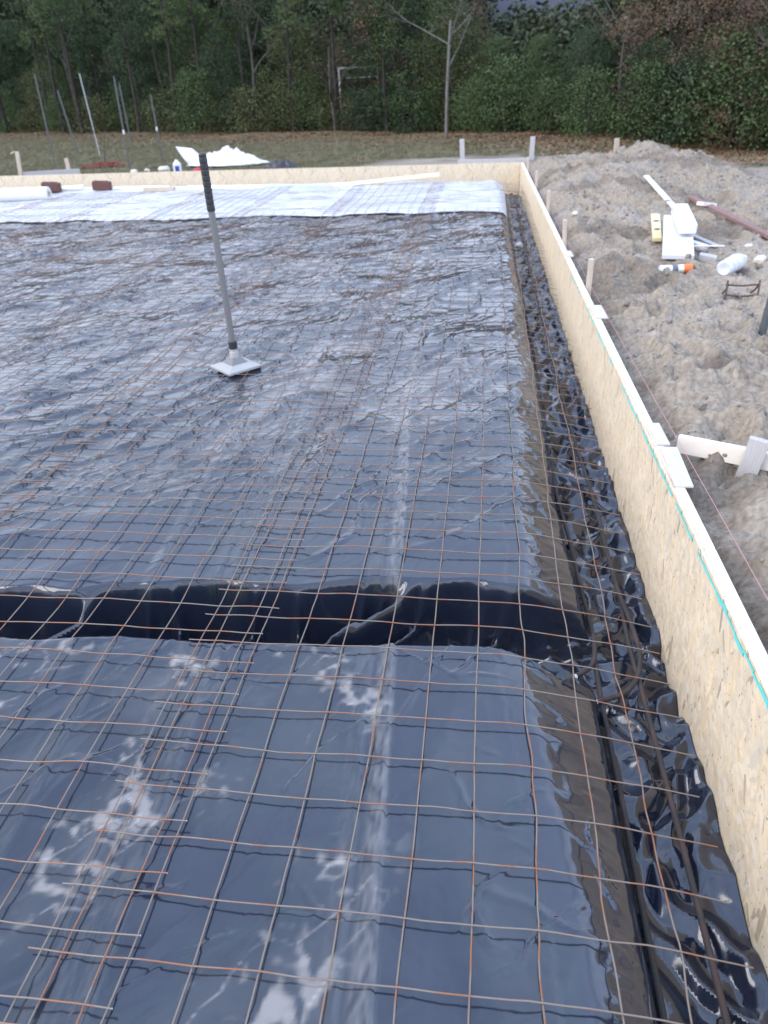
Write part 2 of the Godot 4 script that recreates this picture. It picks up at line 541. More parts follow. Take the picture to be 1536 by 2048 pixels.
func materials() -> void:
	var film := StandardMaterial3D.new()
	film.vertex_color_use_as_albedo = true
	film.roughness = 0.14
	film.metallic_specular = 0.65
	film.normal_enabled = true
	film.normal_texture = noise_tex(0.012, 5, [], 512, true, 3.0)
	film.normal_scale = 0.14
	film.uv1_triplanar = true
	film.uv1_world_triplanar = true
	film.uv1_scale = Vector3(1.9, 1.9, 1.9)
	M.film = film
	var white := StandardMaterial3D.new()
	white.albedo_color = lin(0.53, 0.54, 0.56)
	white.roughness = 0.35
	white.normal_enabled = true
	white.normal_texture = film.normal_texture
	white.normal_scale = 0.3
	white.uv1_triplanar = true
	white.uv1_world_triplanar = true
	white.uv1_scale = Vector3(1.3, 1.3, 1.3)
	M.white_film = white
	var ground := StandardMaterial3D.new()
	ground.vertex_color_use_as_albedo = true
	ground.albedo_texture = noise_tex(0.032, 21, [Color(0.60, 0.585, 0.57), Color(0.84, 0.83, 0.82), Color(1, 1, 1)], 1024, false, 1, FastNoiseLite.TYPE_SIMPLEX_SMOOTH, 6)
	ground.normal_enabled = true
	ground.normal_texture = noise_tex(0.035, 22, [], 1024, true, 10.0, FastNoiseLite.TYPE_SIMPLEX_SMOOTH, 5)
	ground.normal_scale = 0.8
	ground.roughness = 0.95
	ground.metallic_specular = 0.2
	ground.uv1_triplanar = true
	ground.uv1_world_triplanar = true
	ground.uv1_scale = Vector3(0.83, 0.83, 0.83)
	M.ground = ground
	var osb := StandardMaterial3D.new()
	osb.albedo_texture = osb_image()
	osb.roughness = 0.7
	osb.uv1_scale = Vector3(0.95, 0.95, 1)
	osb.normal_enabled = true
	osb.normal_texture = noise_tex(0.03, 8, [], 512, true, 4.0)
	osb.normal_scale = 0.35
	M.osb = osb
	M.pale_wood = wood_mat(lin(0.66, 0.54, 0.37), lin(0.76, 0.66, 0.48), 3)
	M.rail_wood = wood_mat(lin(0.68, 0.60, 0.50), lin(0.78, 0.72, 0.64), 4)
	M.splice_wood = wood_mat(lin(0.42, 0.39, 0.37), lin(0.62, 0.58, 0.55), 14, 0.85)
	M.grey_wood = wood_mat(lin(0.36, 0.34, 0.33), lin(0.48, 0.46, 0.45), 5, 0.85)
	M.stake_wood = wood_mat(lin(0.40, 0.33, 0.26), lin(0.55, 0.47, 0.37), 6, 0.85)
	M.yellow_wood = wood_mat(lin(0.62, 0.52, 0.27), lin(0.72, 0.63, 0.37), 7)
	M.red_wood = wood_mat(lin(0.17, 0.095, 0.085), lin(0.27, 0.165, 0.145), 8, 0.85)
	M.wire = plain(Color(1, 1, 1), 0.5, true, 0.3)
	M.rebar = plain(Color(1, 1, 1), 0.8, true, 0.1)
	M.foam = plain(lin(0.60, 0.60, 0.61), 0.8)
	M.leaf = plain(Color(1, 1, 1), 0.65, true)
	M.leaf.metallic_specular = 0.3
	M.leaf.backlight_enabled = true
	M.leaf.backlight = Color(0.12, 0.14, 0.07)
	M.bark = plain(Color(1, 1, 1), 0.95, true)
	M.bark.albedo_texture = noise_tex(0.05, 41, [Color(0.55, 0.53, 0.5), Color(1, 1, 1)], 256)
	M.bark.uv1_triplanar = true
	M.bark.uv1_scale = Vector3(3, 1, 3)
	M.black = plain(lin(0.02, 0.02, 0.022), 0.45)
	M.steel = plain(lin(0.17, 0.165, 0.165), 0.5, false, 0.3)
	M.pale_steel = plain(lin(0.34, 0.33, 0.315), 0.55, false, 0.1)
	M.dark_pipe = plain(lin(0.07, 0.08, 0.085), 0.5)
	M.chalk = plain(lin(0.12, 0.55, 0.52), 0.9)
	M.string = plain(lin(0.42, 0.22, 0.23), 0.8)
	M.brick = plain(lin(0.11, 0.05, 0.04), 0.9)
	M.mulch = plain(Color(1, 1, 1), 0.95, true)
	M.orange = plain(lin(0.85, 0.16, 0.03), 0.4)
	M.can_white = plain(lin(0.66, 0.66, 0.66), 0.35)
	M.print_grey = plain(lin(0.12, 0.12, 0.13), 0.5)
	M.blue = plain(lin(0.03, 0.05, 0.28), 0.45)
	M.red = plain(lin(0.50, 0.03, 0.05), 0.5)
	M.bag = plain(lin(0.55, 0.57, 0.64), 0.3)
	M.post = plain(lin(0.09, 0.10, 0.10), 0.6, false, 0.2)
	M.post_pale = plain(lin(0.38, 0.40, 0.40), 0.6)
	M.rust = plain(lin(0.10, 0.06, 0.045), 0.85)
	M.stone = plain(lin(0.55, 0.50, 0.42), 0.9)


# ---------------------------------------------------------------- sheets on a grid
func grid_mesh(xs: PackedFloat32Array, zs: PackedFloat32Array, place: Callable, m: Material) -> ArrayMesh:
	var nx := xs.size()
	var nz := zs.size()
	var vs := PackedVector3Array()
	var cs := PackedColorArray()
	var ns := PackedVector3Array()
	vs.resize(nx * nz); cs.resize(nx * nz); ns.resize(nx * nz)
	for j in nz:
		for i in nx:
			var r: Array = place.call(xs[i], zs[j])
			vs[j * nx + i] = r[0]
			cs[j * nx + i] = r[1]
	for j in nz:
		for i in nx:
			var a := vs[j * nx + mini(i + 1, nx - 1)] - vs[j * nx + maxi(i - 1, 0)]
			var b := vs[mini(j + 1, nz - 1) * nx + i] - vs[maxi(j - 1, 0) * nx + i]
			var nn := b.cross(a).normalized()
			if nn.y < 0: nn = -nn
			ns[j * nx + i] = nn
	var ix := PackedInt32Array()
	ix.resize((nx - 1) * (nz - 1) * 6)
	var q := 0
	var flip := (zs[1] - zs[0]) * (xs[1] - xs[0]) < 0.0
	for j in nz - 1:
		for i in nx - 1:
			var a := j * nx + i
			var b := a + 1
			var d := a + nx
			var e := d + 1
			if flip:
				ix[q] = a; ix[q + 1] = d; ix[q + 2] = b; ix[q + 3] = b; ix[q + 4] = d; ix[q + 5] = e
			else:
				ix[q] = a; ix[q + 1] = b; ix[q + 2] = d; ix[q + 3] = b; ix[q + 4] = e; ix[q + 5] = d
			q += 6
	var arr := []
	arr.resize(Mesh.ARRAY_MAX)
	arr[Mesh.ARRAY_VERTEX] = vs
	arr[Mesh.ARRAY_NORMAL] = ns
	arr[Mesh.ARRAY_COLOR] = cs
	arr[Mesh.ARRAY_INDEX] = ix
	var o := ArrayMesh.new()
	o.add_surface_from_arrays(Mesh.PRIMITIVE_TRIANGLES, arr)
	o.surface_set_material(0, m)
	return o

func steps(list: Array) -> PackedFloat32Array:   # [start, [end, first step, growth, largest step], ...]
	var out := PackedFloat32Array()
	var p: float = list[0]
	out.append(p)
	for k in range(1, list.size()):
		var end: float = list[k][0]
		var st: float = list[k][1]
		var dir := signf(end - p)
		while (end - p) * dir > st * 1.01:
			p += st * dir
			out.append(p)
			st = maxf(minf(st * list[k][2], list[k][3]), 0.0 if list[k][2] >= 1.0 else list[k][1] * 0.12)
		p = end
		out.append(p)
	return out

func film_point(u: float, w: float) -> Array:
	# u is measured from the side form so that the sheet follows it
	var x := u + SHEAR * (clampf(w, -16.0, 3.0) + 1.0) * smooth(-1.0, 0.742, u)
	var z := w + 0.058 * clampf(x - 0.6, -14.0, 0.0) * smooth(-2.5, -15.2, w)
	var y := film_y(x, z)
	# colour: black polythene with dusty sand in smears and paler bands along the folds
	var dust_and_bands := 0.0
	var a := n_mid.get_noise_2d(x * 0.55 + 3.0, z * 0.45)
	var b := n_fine.get_noise_2d(x * 0.35, z * 0.5)
	var near := smooth(-2.0, -1.85, z)
	var m := n_low.get_noise_2d(x * 1.6 + 77.0, z * 1.6 + 5.0)
	var wx := x + 0.05 * n_mid.get_noise_2d(x * 0.6 + 8.0, z * 0.6)
	var wz := z + 0.05 * n_mid.get_noise_2d(x * 0.6 + 58.0, z * 0.6)
	var vein := crease(n_mid.get_noise_2d(wx * 0.85 + wz * 0.3, wz * 0.55 + 21.0), 3.2)
	var brk := n_fine.get_noise_2d(x * 0.55 + 60.0, z * 0.5)
	var place := smooth(-0.08, -0.40, x) * near
	var smear := n_mid.get_noise_2d(wx * 0.42 + 13.0, wz * 0.36 + 40.0) + 0.45 * m + 0.22 * brk
	dust_and_bands += 0.45 * place * smooth(0.20, 0.46, smear) * smooth(0.08, 0.42, n_mid.get_noise_2d(wx * 1.2 + 70.0, wz * 0.9) + 0.55 * brk)
	dust_and_bands += 0.30 * place * smooth(0.72, 1.0, vein) * smooth(0.0, 0.4, smear)
	dust_and_bands += near * 0.04 * smooth(-0.2, 0.5, m + 0.4 * a) * smooth(0.3, -0.2, x)
	for f in FOLDS:  # streaky bands of paler colour along each fold line
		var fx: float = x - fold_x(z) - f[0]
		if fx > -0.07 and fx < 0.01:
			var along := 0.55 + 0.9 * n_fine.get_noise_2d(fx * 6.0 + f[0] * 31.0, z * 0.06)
			dust_and_bands += f[2] * smooth(-0.065, -0.035, fx) * smooth(0.004, -0.004, fx) * clampf(along, 0.0, 1.2) * smooth(-9.0, -5.0, z)
	# drier, dirtier ground on the far part
	var far := smooth(-2.6, -3.6, z)
	var trail := smooth(0.02, 0.45, n_low.get_noise_2d(x * 0.8 + 30.0, z * 0.55) + 0.35 * a + 0.2 * b)
	dust_and_bands += far * (0.03 + 0.15 * trail + 0.12 * smooth(0.6, 0.95, vein) * trail)
	dust_and_bands += 0.10 * exp(-pow((x + 0.88) / 0.16, 2.0)) * smooth(-2.2, -3.0, z) * (0.6 + a)
	dust_and_bands = clampf(dust_and_bands, 0.0, 0.9) * (1.0 - smooth(0.02, 0.1, trench_drop(x, z)))
	var c := Color(0.014, 0.019, 0.028).lerp(Color(0.42, 0.37, 0.32), dust_and_bands)
	return [Vector3(x, y, z), c]

func white_point(u: float, w: float) -> Array:
	var x := u
	var z := w + 0.085 * clampf(x - 0.07, -14.0, 0.5) * smooth(-11.3, -14.3, w)
	if w > -11.4:
		z += 0.02 * n_mid.get_noise_2d(x * 0.15, 4.0) + 0.10 * n_low.get_noise_2d(x * 0.6, 8.0)
	var y := pad_base(x, z) - trench_drop(x, z) + 0.030 - 0.012 * smooth(-11.35, -11.0, w) + 0.006 * ridge(n_mid.get_noise_2d(x * 0.2 + z * 0.1, z * 0.6 - x * 0.1))
	return [Vector3(x, y, z), Color(1, 1, 1)]

func ground_point(u: float, w: float) -> Array:
	var x := u
	if absf(u) < 14.0:
		x += SHEAR * (clampf(w, -16.0, 3.0) + 1.0) * smooth(-6.0, 0.742, u) * smooth(12.0, 4.0, u)
	var z := w + 0.058 * clampf(x - 0.6, -14.0, 0.0) * smooth(-2.5, -15.2, w) * smooth(-34.0, -18.0, w) * smooth(-40.0, -14.0, u)
	var y := ground_y(x, z)
	if in_form(x, z):
		y = -0.75
	# what the surface is: grey sand, brown dug sand, thin grass, leaf litter
	var a := n_low.get_noise_2d(x * 0.5, z * 0.5)
	var b := n_mid.get_noise_2d(x * 0.2, z * 0.2)
	var d := n_fine.get_noise_2d(x * 0.5, z * 0.5)
	var sand := Color(0.405, 0.350, 0.282)
	var damp := smooth(0.05, 0.45, a + 0.5 * b)
	var c := sand.lerp(Color(0.25, 0.208, 0.165), damp * 0.8)
	c = c.lerp(Color(0.14, 0.12, 0.105), 0.85 * exp(-(pow((x - 1.27) / 0.13, 2.0) + pow((z + 4.0) / 0.3, 2.0))) * smooth(-0.3, 0.2, n_mid.get_noise_2d(x, z)))
	c = c.lerp(Color(0.45, 0.405, 0.35), 0.6 * smooth(0.15, 0.5, n_low.get_noise_2d(x * 0.7 + 60.0, z * 0.7) + 0.3 * b))
	var edge := wood_edge(x) - z
	var field := smooth(-16.9, -18.0, z + 0.9 * a + 0.5 * b - 0.25 * clampf(-x - 3.0, 0.0, 6.0) + 1.6 * smooth(-5.5, -1.0, x) - 3.0 * smooth(3.2, 4.6, x))
	var green := Color(0.115, 0.118, 0.062).lerp(Color(0.22, 0.18, 0.125), clampf(0.5 + 1.1 * b + 0.6 * a + 0.4 * d, 0, 1))
	c = c.lerp(green, field)
	var litter := smooth(-4.2, -1.6, edge + 1.2 * b + 0.6 * d)
	c = c.lerp(Color(0.15, 0.095, 0.065), litter)
	return [Vector3(x, y, z), c]


# ---------------------------------------------------------------- the pad
func build_ground() -> void:
	var bi := 0.742
	var xs := steps([-90.0, [-14.0, 6.0, 0.86, 6.0], [-12.4, 0.4, 1.0, 0.4], [-0.5, 0.35, 1.0, 0.35], [bi + 0.012, 0.2, 0.8, 0.2], [bi + 0.03, 0.02, 1.0, 0.02], [4.2, 0.022, 1.0, 0.022], [9.0, 0.03, 1.06, 0.4], [90.0, 0.5, 1.15, 8.0]])
	var zs := steps([30.0, [2.4, 3.0, 0.8, 3.0], [-1.2, 0.2, 0.9, 0.2], [-9.0, 0.026, 1.0, 0.026], [-15.21, 0.03, 1.004, 0.045], [-15.24, 0.03, 1.0, 0.03], [-19.0, 0.045, 1.005, 0.07], [-44.0, 0.12, 1.02, 0.5], [-120.0, 0.8, 1.2, 10.0]])
	var g := part("ground", grid_mesh(xs, zs, ground_point, M.ground), self)
	tag(g, "sandy building plot with grey spoil and thin grass field behind", "ground", "", "structure")

func build_film() -> void:
	var xs := steps([0.738, [-1.35, 0.0075, 1.0, 0.0075], [-12.6, 0.0078, 1.012, 0.045]])
	var zs := steps([2.45, [-0.55, 0.06, 1.0, 0.06], [-3.3, 0.0075, 1.0, 0.0075], [-15.16, 0.0078, 1.0065, 0.022]])
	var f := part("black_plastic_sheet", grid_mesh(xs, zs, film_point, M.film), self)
	tag(f, "glossy black plastic sheeting draped over the pad and down into the trenches", "plastic sheet")
	var ws := steps([0.27, [-12.0, 0.035, 1.0, 0.035]])
	var wz := steps([-11.0, [-14.75, 0.03, 1.0, 0.03]])
	var s := part("white_plastic_sheet", grid_mesh(ws, wz, white_point, M.white_film), self)
	tag(s, "white plastic sheet laid flat along the far end of the pad", "plastic sheet")

func wire_cols(path: PackedVector3Array, rusty: float, sd: float) -> PackedColorArray:
	var cs := PackedColorArray()
	for p in path:
		var k := n_fine.get_noise_3d(p.x * 0.55 + sd, p.y, p.z * 0.55 + sd * 2.0) + 0.5 * n_mid.get_noise_2d(p.x * 0.25 + sd, p.z * 0.25)
		var r := smooth(0.12 - rusty, 0.5 - rusty, k)
		var c := Color(0.21, 0.165, 0.13).lerp(Color(0.26, 0.115, 0.06), r)
		cs.append(c)
	return cs

func build_mesh_sheets() -> void:
	var names := ["right-hand strip of rusty welded wire mesh, its loose ends over the footing trench", "strip of rusty wire mesh second from the side form, running across the near trench", "strip of wire mesh under the steel hand tamper", "strip of wire mesh just left of the one under the tamper", "fifth strip of wire mesh counted from the side form", "sixth strip of wire mesh counted from the side form", "seventh strip of wire mesh counted from the side form"]
	var right_ends := [0.628, -0.73, -2.10, -3.46, -4.82, -6.18, -7.54]
	var left_ends := [-0.985, -2.33, -3.70, -5.06, -6.42, -7.78, -9.14]
	var firsts := [0.466, -0.802, -2.17, -3.53, -4.89, -6.25, -7.61]
	for k in names.size():
		var root := base("wire_mesh", Vector3.ZERO)
		tag(root, names[k], "wire mesh", "strips of welded wire mesh")
		var near := k < 2
		var dz := 0.0 if k == 0 else (-0.047 if k == 1 else fmod(k * 0.061, CELL))
		var lift := 0.0055 * (k % 2)
		var z0 := -2.962 + dz + CELL * 20.0
		var sg := 0.038 if near else 0.12
		var sides := 6 if near else 4
		var rad := 0.0021
		for j in 98:
			var z := z0 - CELL * j
			if z < -14.2: break
			var mb := MB.new()
			var path := PackedVector3Array()
			var rads := PackedFloat32Array()
			var jit := 0.012 * rng.randf_range(-1, 1)
			var a: float = right_ends[k] + jit
			var b: float = left_ends[k] - jit
			var steps_ := int((a - b) / sg)
			if k > 0 and z < -9.0: steps_ = int((a - b) / 0.2)
			for i in steps_ + 1:
				var x := lerpf(a, b, float(i) / steps_)
				var zz := z + 0.004 * n_low.get_noise_2d(x * 4.0 + k * 9.0, j * 3.7)
				var y := wire_y(x, zz) + lift + 0.0055 + 0.005 * n_low.get_noise_2d(x * 3.0 + 5.0, j * 2.1)
				path.append(Vector3(x, y, zz)); rads.append(rad)
			mb.tube(path, rads, sides, wire_cols(path, 0.12 if k != 1 else 0.18, j * 0.71 + k), true)
			part("cross_wire", mb.mesh(M.wire), root)
		for i in 11:
			var x0: float = firsts[k] - CELL * i
			if k == 0 and x0 < -0.95: break
			var mb := MB.new()
			var path := PackedVector3Array()
			var rads := PackedFloat32Array()
			var zz := 0.12
			while zz > -14.15:
				var wob := 0.015 if x0 > 0.1 else 0.006
				var x := x0 + wob * n_mid.get_noise_2d(zz * 0.35, x0 * 9.0)
				path.append(Vector3(x, wire_y(x, zz) + lift + 0.004 * n_mid.get_noise_2d(zz * 0.4 + 9.0, x0 * 7.0), zz))
				rads.append(rad * 1.08)
				zz -= (0.04 if near and zz > -5.0 else 0.13)
			mb.tube(path, rads, sides, wire_cols(path, 0.06 if i > 0 else 0.3, i * 1.9 + k), true)
			part("long_wire", mb.mesh(M.wire), root)

func rebar_mesh(pts: Array, r := 0.0088) -> ArrayMesh:
	var cv := Curve3D.new()
	for k in pts.size():
		var a: Vector3 = pts[maxi(k - 1, 0)]
		var b: Vector3 = pts[mini(k + 1, pts.size() - 1)]
		var t := (b - a) * 0.17
		cv.add_point(pts[k], -t, t)
	cv.bake_interval = 0.012
	var path := PackedVector3Array()
	var rads := PackedFloat32Array()
	var cs := PackedColorArray()
	var all := cv.get_baked_points()
	for i in all.size():
		if all[i].z < -5.0 and i % 6 != 0 and i != all.size() - 1: continue
		path.append(all[i])
		rads.append(r * (1.0 + (0.16 if i % 2 == 0 and all[i].z > -5.0 else 0.0)))
		cs.append(Color(0.042, 0.036, 0.035).lerp(Color(0.07, 0.047, 0.04), smooth(-0.1, 0.5, n_mid.get_noise_2d(all[i].z, all[i].x * 4.0))))
	var mb := MB.new()
	mb.tube(path, rads, 8, cs)
	return mb.mesh(M.rebar)

func build_rebar() -> void:
	var y := -0.25
	var bars := [
		["long rebar at the foot of the pad slope, hooked left at the cross trench", [Vector3(0.30, y, -14.3), Vector3(0.318, y, -12.8), Vector3(0.331, y, -8.9), Vector3(0.372, y, -7.0), Vector3(0.395, y, -5.6), Vector3(0.39, y, -4.5), Vector3(0.394, y, -3.9), Vector3(0.405, y, -3.42), Vector3(0.425, y, -3.1), Vector3(0.44, y, -2.73), Vector3(0.454, y, -2.45), Vector3(0.458, y, -2.29), Vector3(0.435, y, -2.17), Vector3(0.37, y + 0.005, -2.1)]],
		["long rebar in the middle of the side trench, ending in a wide left hook", [Vector3(0.455, y, -14.3), Vector3(0.475, y, -12.8), Vector3(0.489, y, -8.6), Vector3(0.514, y, -6.7), Vector3(0.53, y, -5.4), Vector3(0.551, y, -4.4), Vector3(0.585, y, -3.45), Vector3(0.59, y, -3.0), Vector3(0.598, y, -2.65), Vector3(0.619, y, -2.4), Vector3(0.621, y, -2.25), Vector3(0.592, y, -2.12), Vector3(0.53, y, -2.03), Vector3(0.43, y + 0.006, -1.975)]],
		["near rebar lying against the pad slope in the foreground trench", [Vector3(0.452, y - 0.015, -2.22), Vector3(0.45, y - 0.012, -2.0), Vector3(0.455, y - 0.012, -1.77), Vector3(0.46, y - 0.012, -1.5), Vector3(0.463, y - 0.012, -1.16), Vector3(0.466, y - 0.012, -0.9), Vector3(0.468, y - 0.012, -0.2)]],
		["near rebar lying along the middle of the foreground trench", [Vector3(0.604, y - 0.015, -2.66), Vector3(0.594, y - 0.015, -2.34), Vector3(0.599, y - 0.015, -2.1), Vector3(0.604, y - 0.013, -1.8), Vector3(0.608, y - 0.012, -1.48), Vector3(0.61, y - 0.012, -1.1), Vector3(0.612, y - 0.012, -0.2)]]]
	for b in bars:
		tag(part("rebar", rebar_mesh(b[1]), self), b[0], "rebar", "rebars in the footing trench")
	# wire chairs the bars stand on, pressed into the film
	var spots := [[0.402, -3.45], [0.582, -3.52], [0.372, -7.0], [0.505, -7.2], [0.457, -1.62], [0.606, -1.66], [0.468, -0.5], [0.611, -0.5], [0.448, -2.6], [0.6, -2.5], [0.32, -11.0], [0.48, -11.0]]
	for k in spots.size():
		var s: Array = spots[k]
		var mb := MB.new()
		var by := film_y(s[0], s[1])
		var l := PackedVector3Array([Vector3(-0.04, by - 0.004, 0.02), Vector3(-0.008, y - 0.012, 0), Vector3(0.008, y - 0.012, 0), Vector3(0.04, by - 0.004, 0.02)])
		mb.tube(l, PackedFloat32Array([0.003, 0.003, 0.003, 0.003]), 5)
		var l2 := PackedVector3Array([Vector3(-0.03, by - 0.004, -0.03), Vector3(-0.006, y - 0.012, -0.004), Vector3(0.006, y - 0.012, -0.004), Vector3(0.03, by - 0.004, -0.03)])
		mb.tube(l2, PackedFloat32Array([0.003, 0.003, 0.003, 0.003]), 5)
		var o := part("rebar_chair", mb.mesh(M.rust), self)
		o.position = Vector3(s[0], 0, s[1])
		tag(o, "small wire chair holding up a rebar in the side trench", "rebar chair", "wire chairs under the rebars")


# ---------------------------------------------------------------- forms
func build_forms() -> void:
	var side := base("side_form", Vector3.ZERO)
	tag(side, "long side form of tan strand board with a white top rail beside the trench", "formwork")
	var z := 1.55
	var k := 0
	while z > -15.15:
		var z1 := maxf(z - 2.44, -15.17)
		var a := Vector3(board_x(z) + 0.006, board_top(z) - 0.40, z - 0.0015)
		var b := Vector3(board_x(z1) + 0.006, board_top(z1) - 0.40, z1 + 0.0015)
		var mb := MB.new()
		var t := between(a, b, Vector3.UP)
		t.origin.x += 0.0016 * (k % 2)
		mb.box(t, Vector3(0.012, 0.80, a.distance_to(b)), 0.0015)
		part("strand_board", mb.mesh(M.osb), side)
		z = z1
		k += 1
	z = 1.5
	k = 0
	while z > -15.1:
		var z1 := maxf(z - 3.66, -15.15)
		var a := Vector3(board_x(z) + 0.0135 + 0.019, board_top(z) - 0.0445 + 0.0025, z - 0.002)
		var b := Vector3(board_x(z1) + 0.0135 + 0.019, board_top(z1) - 0.0445 + 0.0025, z1 + 0.002)
		var mb := MB.new()
		mb.box(between(a, b), Vector3(0.036, 0.089, a.distance_to(b)), 0.003)
		part("top_rail", mb.mesh(M.rail_wood), side)
		z = z1
		k += 1
	# stakes driven behind the form
	for zz in [-5.75, -7.5, -9.6, -11.8, -13.9]:
		var h := 0.05 if zz > -5 else 0.12
		var mb := MB.new()
		var lean := rng.randf_range(-0.05, 0.05)
		mb.box(xf(Vector3(board_x(zz) + 0.075, board_top(zz) - 0.35 + h, zz), 0, 0, lean), Vector3(0.036, 0.86, 0.05), 0.003)
		if zz < -5.0:
			part("stake", mb.mesh(M.stake_wood), side)
		else:
			part("stake", mb.mesh(M.rail_wood), side)
	# pieces nailed flat over the joints of the rail
	for s in [[-5.02, 0.075, 0.30, 0.03], [-3.06, 0.055, 0.22, 0.02], [-2.75, 0.070, 0.34, -0.03], [-6.9, 0.06, 0.22, 0.02]]:
		var mb := MB.new()
		mb.box(xf(Vector3(board_x(s[0]) + 0.016 + s[1] * 0.5, board_top(s[0]) + 0.0092, s[0]), s[3], 0, -0.02), Vector3(s[1], 0.011, s[2]), 0.002)
		part("splice_block", mb.mesh(M.splice_wood), side)
	# chalk snapped along the inner face
	var ch := MB.new()
	z = -0.6
	while z > -6.2:
		var l := rng.randf_range(0.03, 0.09)
		var z1 := z - l
		var keep := 1.0 if z > -1.9 else (0.95 if z > -3.6 else 0.75)
		if n_mid.get_noise_2d(z * 0.8, 44.0) < -0.28: keep = 0.1
		if rng.randf() < keep:
			var w := rng.randf_range(0.006, 0.013) * (1.25 if z > -1.9 else 1.0)
			var dy := 0.019 + 0.004 * n_low.get_noise_2d(z * 4.0, 0.0) + (rng.randf_range(-0.006, 0.008) if z > -1.9 else 0.0)
			ch.box(between(Vector3(board_x(z) - 0.0012, board_top(z) - dy, z), Vector3(board_x(z1) - 0.0012, board_top(z1) - dy, z1 - 0.006)), Vector3(0.0012, w, l + 0.004), 0.0004)
		z = z1
	var cl := part("chalk_line", ch.mesh(M.chalk), side)
	cl.set_meta("label", "broken turquoise chalk line near the top of the board")

	var far := base("far_form", Vector3.ZERO)
	tag(far, "far form of tan strand board closing the end of the pad", "formwork")
	var x := board_x(-15.2) - 0.002
	while x > -12.3:
		var x1 := x - 2.44
		var a := Vector3(x - 0.0015, 0.21 - 0.40, far_z(x) - 0.006)
		var b := Vector3(x1 + 0.0015, 0.21 - 0.40, far_z(x1) - 0.006)
		var mb := MB.new()
		mb.box(between(a, b), Vector3(0.012, 0.80, a.distance_to(b)), 0.0015)
		part("strand_board", mb.mesh(M.osb), far)
		var a2 := a + Vector3(0, 0.355, -0.027)
		var b2 := b + Vector3(0, 0.355, -0.027)
		var m2 := MB.new()
		m2.box(between(a2, b2), Vector3(0.036, 0.085, a2.distance_to(b2)), 0.003)
		part("top_rail", m2.mesh(M.rail_wood), far)
		x = x1

	# mason's line stretched outside the rail
	var mb := MB.new()
	var p := PackedVector3Array()
	var r := PackedFloat32Array()
	for i in 40:
		var zz := lerpf(0.4, -15.6, i / 39.0)
		p.append(Vector3(board_x(zz) + 0.085 + 0.035 * smooth(-6.0, -1.0, zz), board_top(zz) + 0.018, zz))
		r.append(0.0013)
	mb.tube(p, r, 5)
	tag(part("string_line", mb.mesh(M.string), self), "pink builder's line stretched along the outside of the side form", "string line")


# ---------------------------------------------------------------- tools and scraps
func plank(called: String, a: Vector3, b: Vector3, w: float, t: float, m: Material, label: String, category: String, group := "", up := Vector3.UP) -> MeshInstance3D:
	var mb := MB.new()
	var mid := (a + b) * 0.5
	mb.box(between(a - mid, b - mid, up), Vector3(w, t, a.distance_to(b)), 0.003)
	var o := part(called, mb.mesh(m), self)
	o.position = mid
	tag(o, label, category, group)
	return o

func gp(x: float, z: float, up := 0.0) -> Vector3:
	return Vector3(x, ground_y(x, z) + up, z)

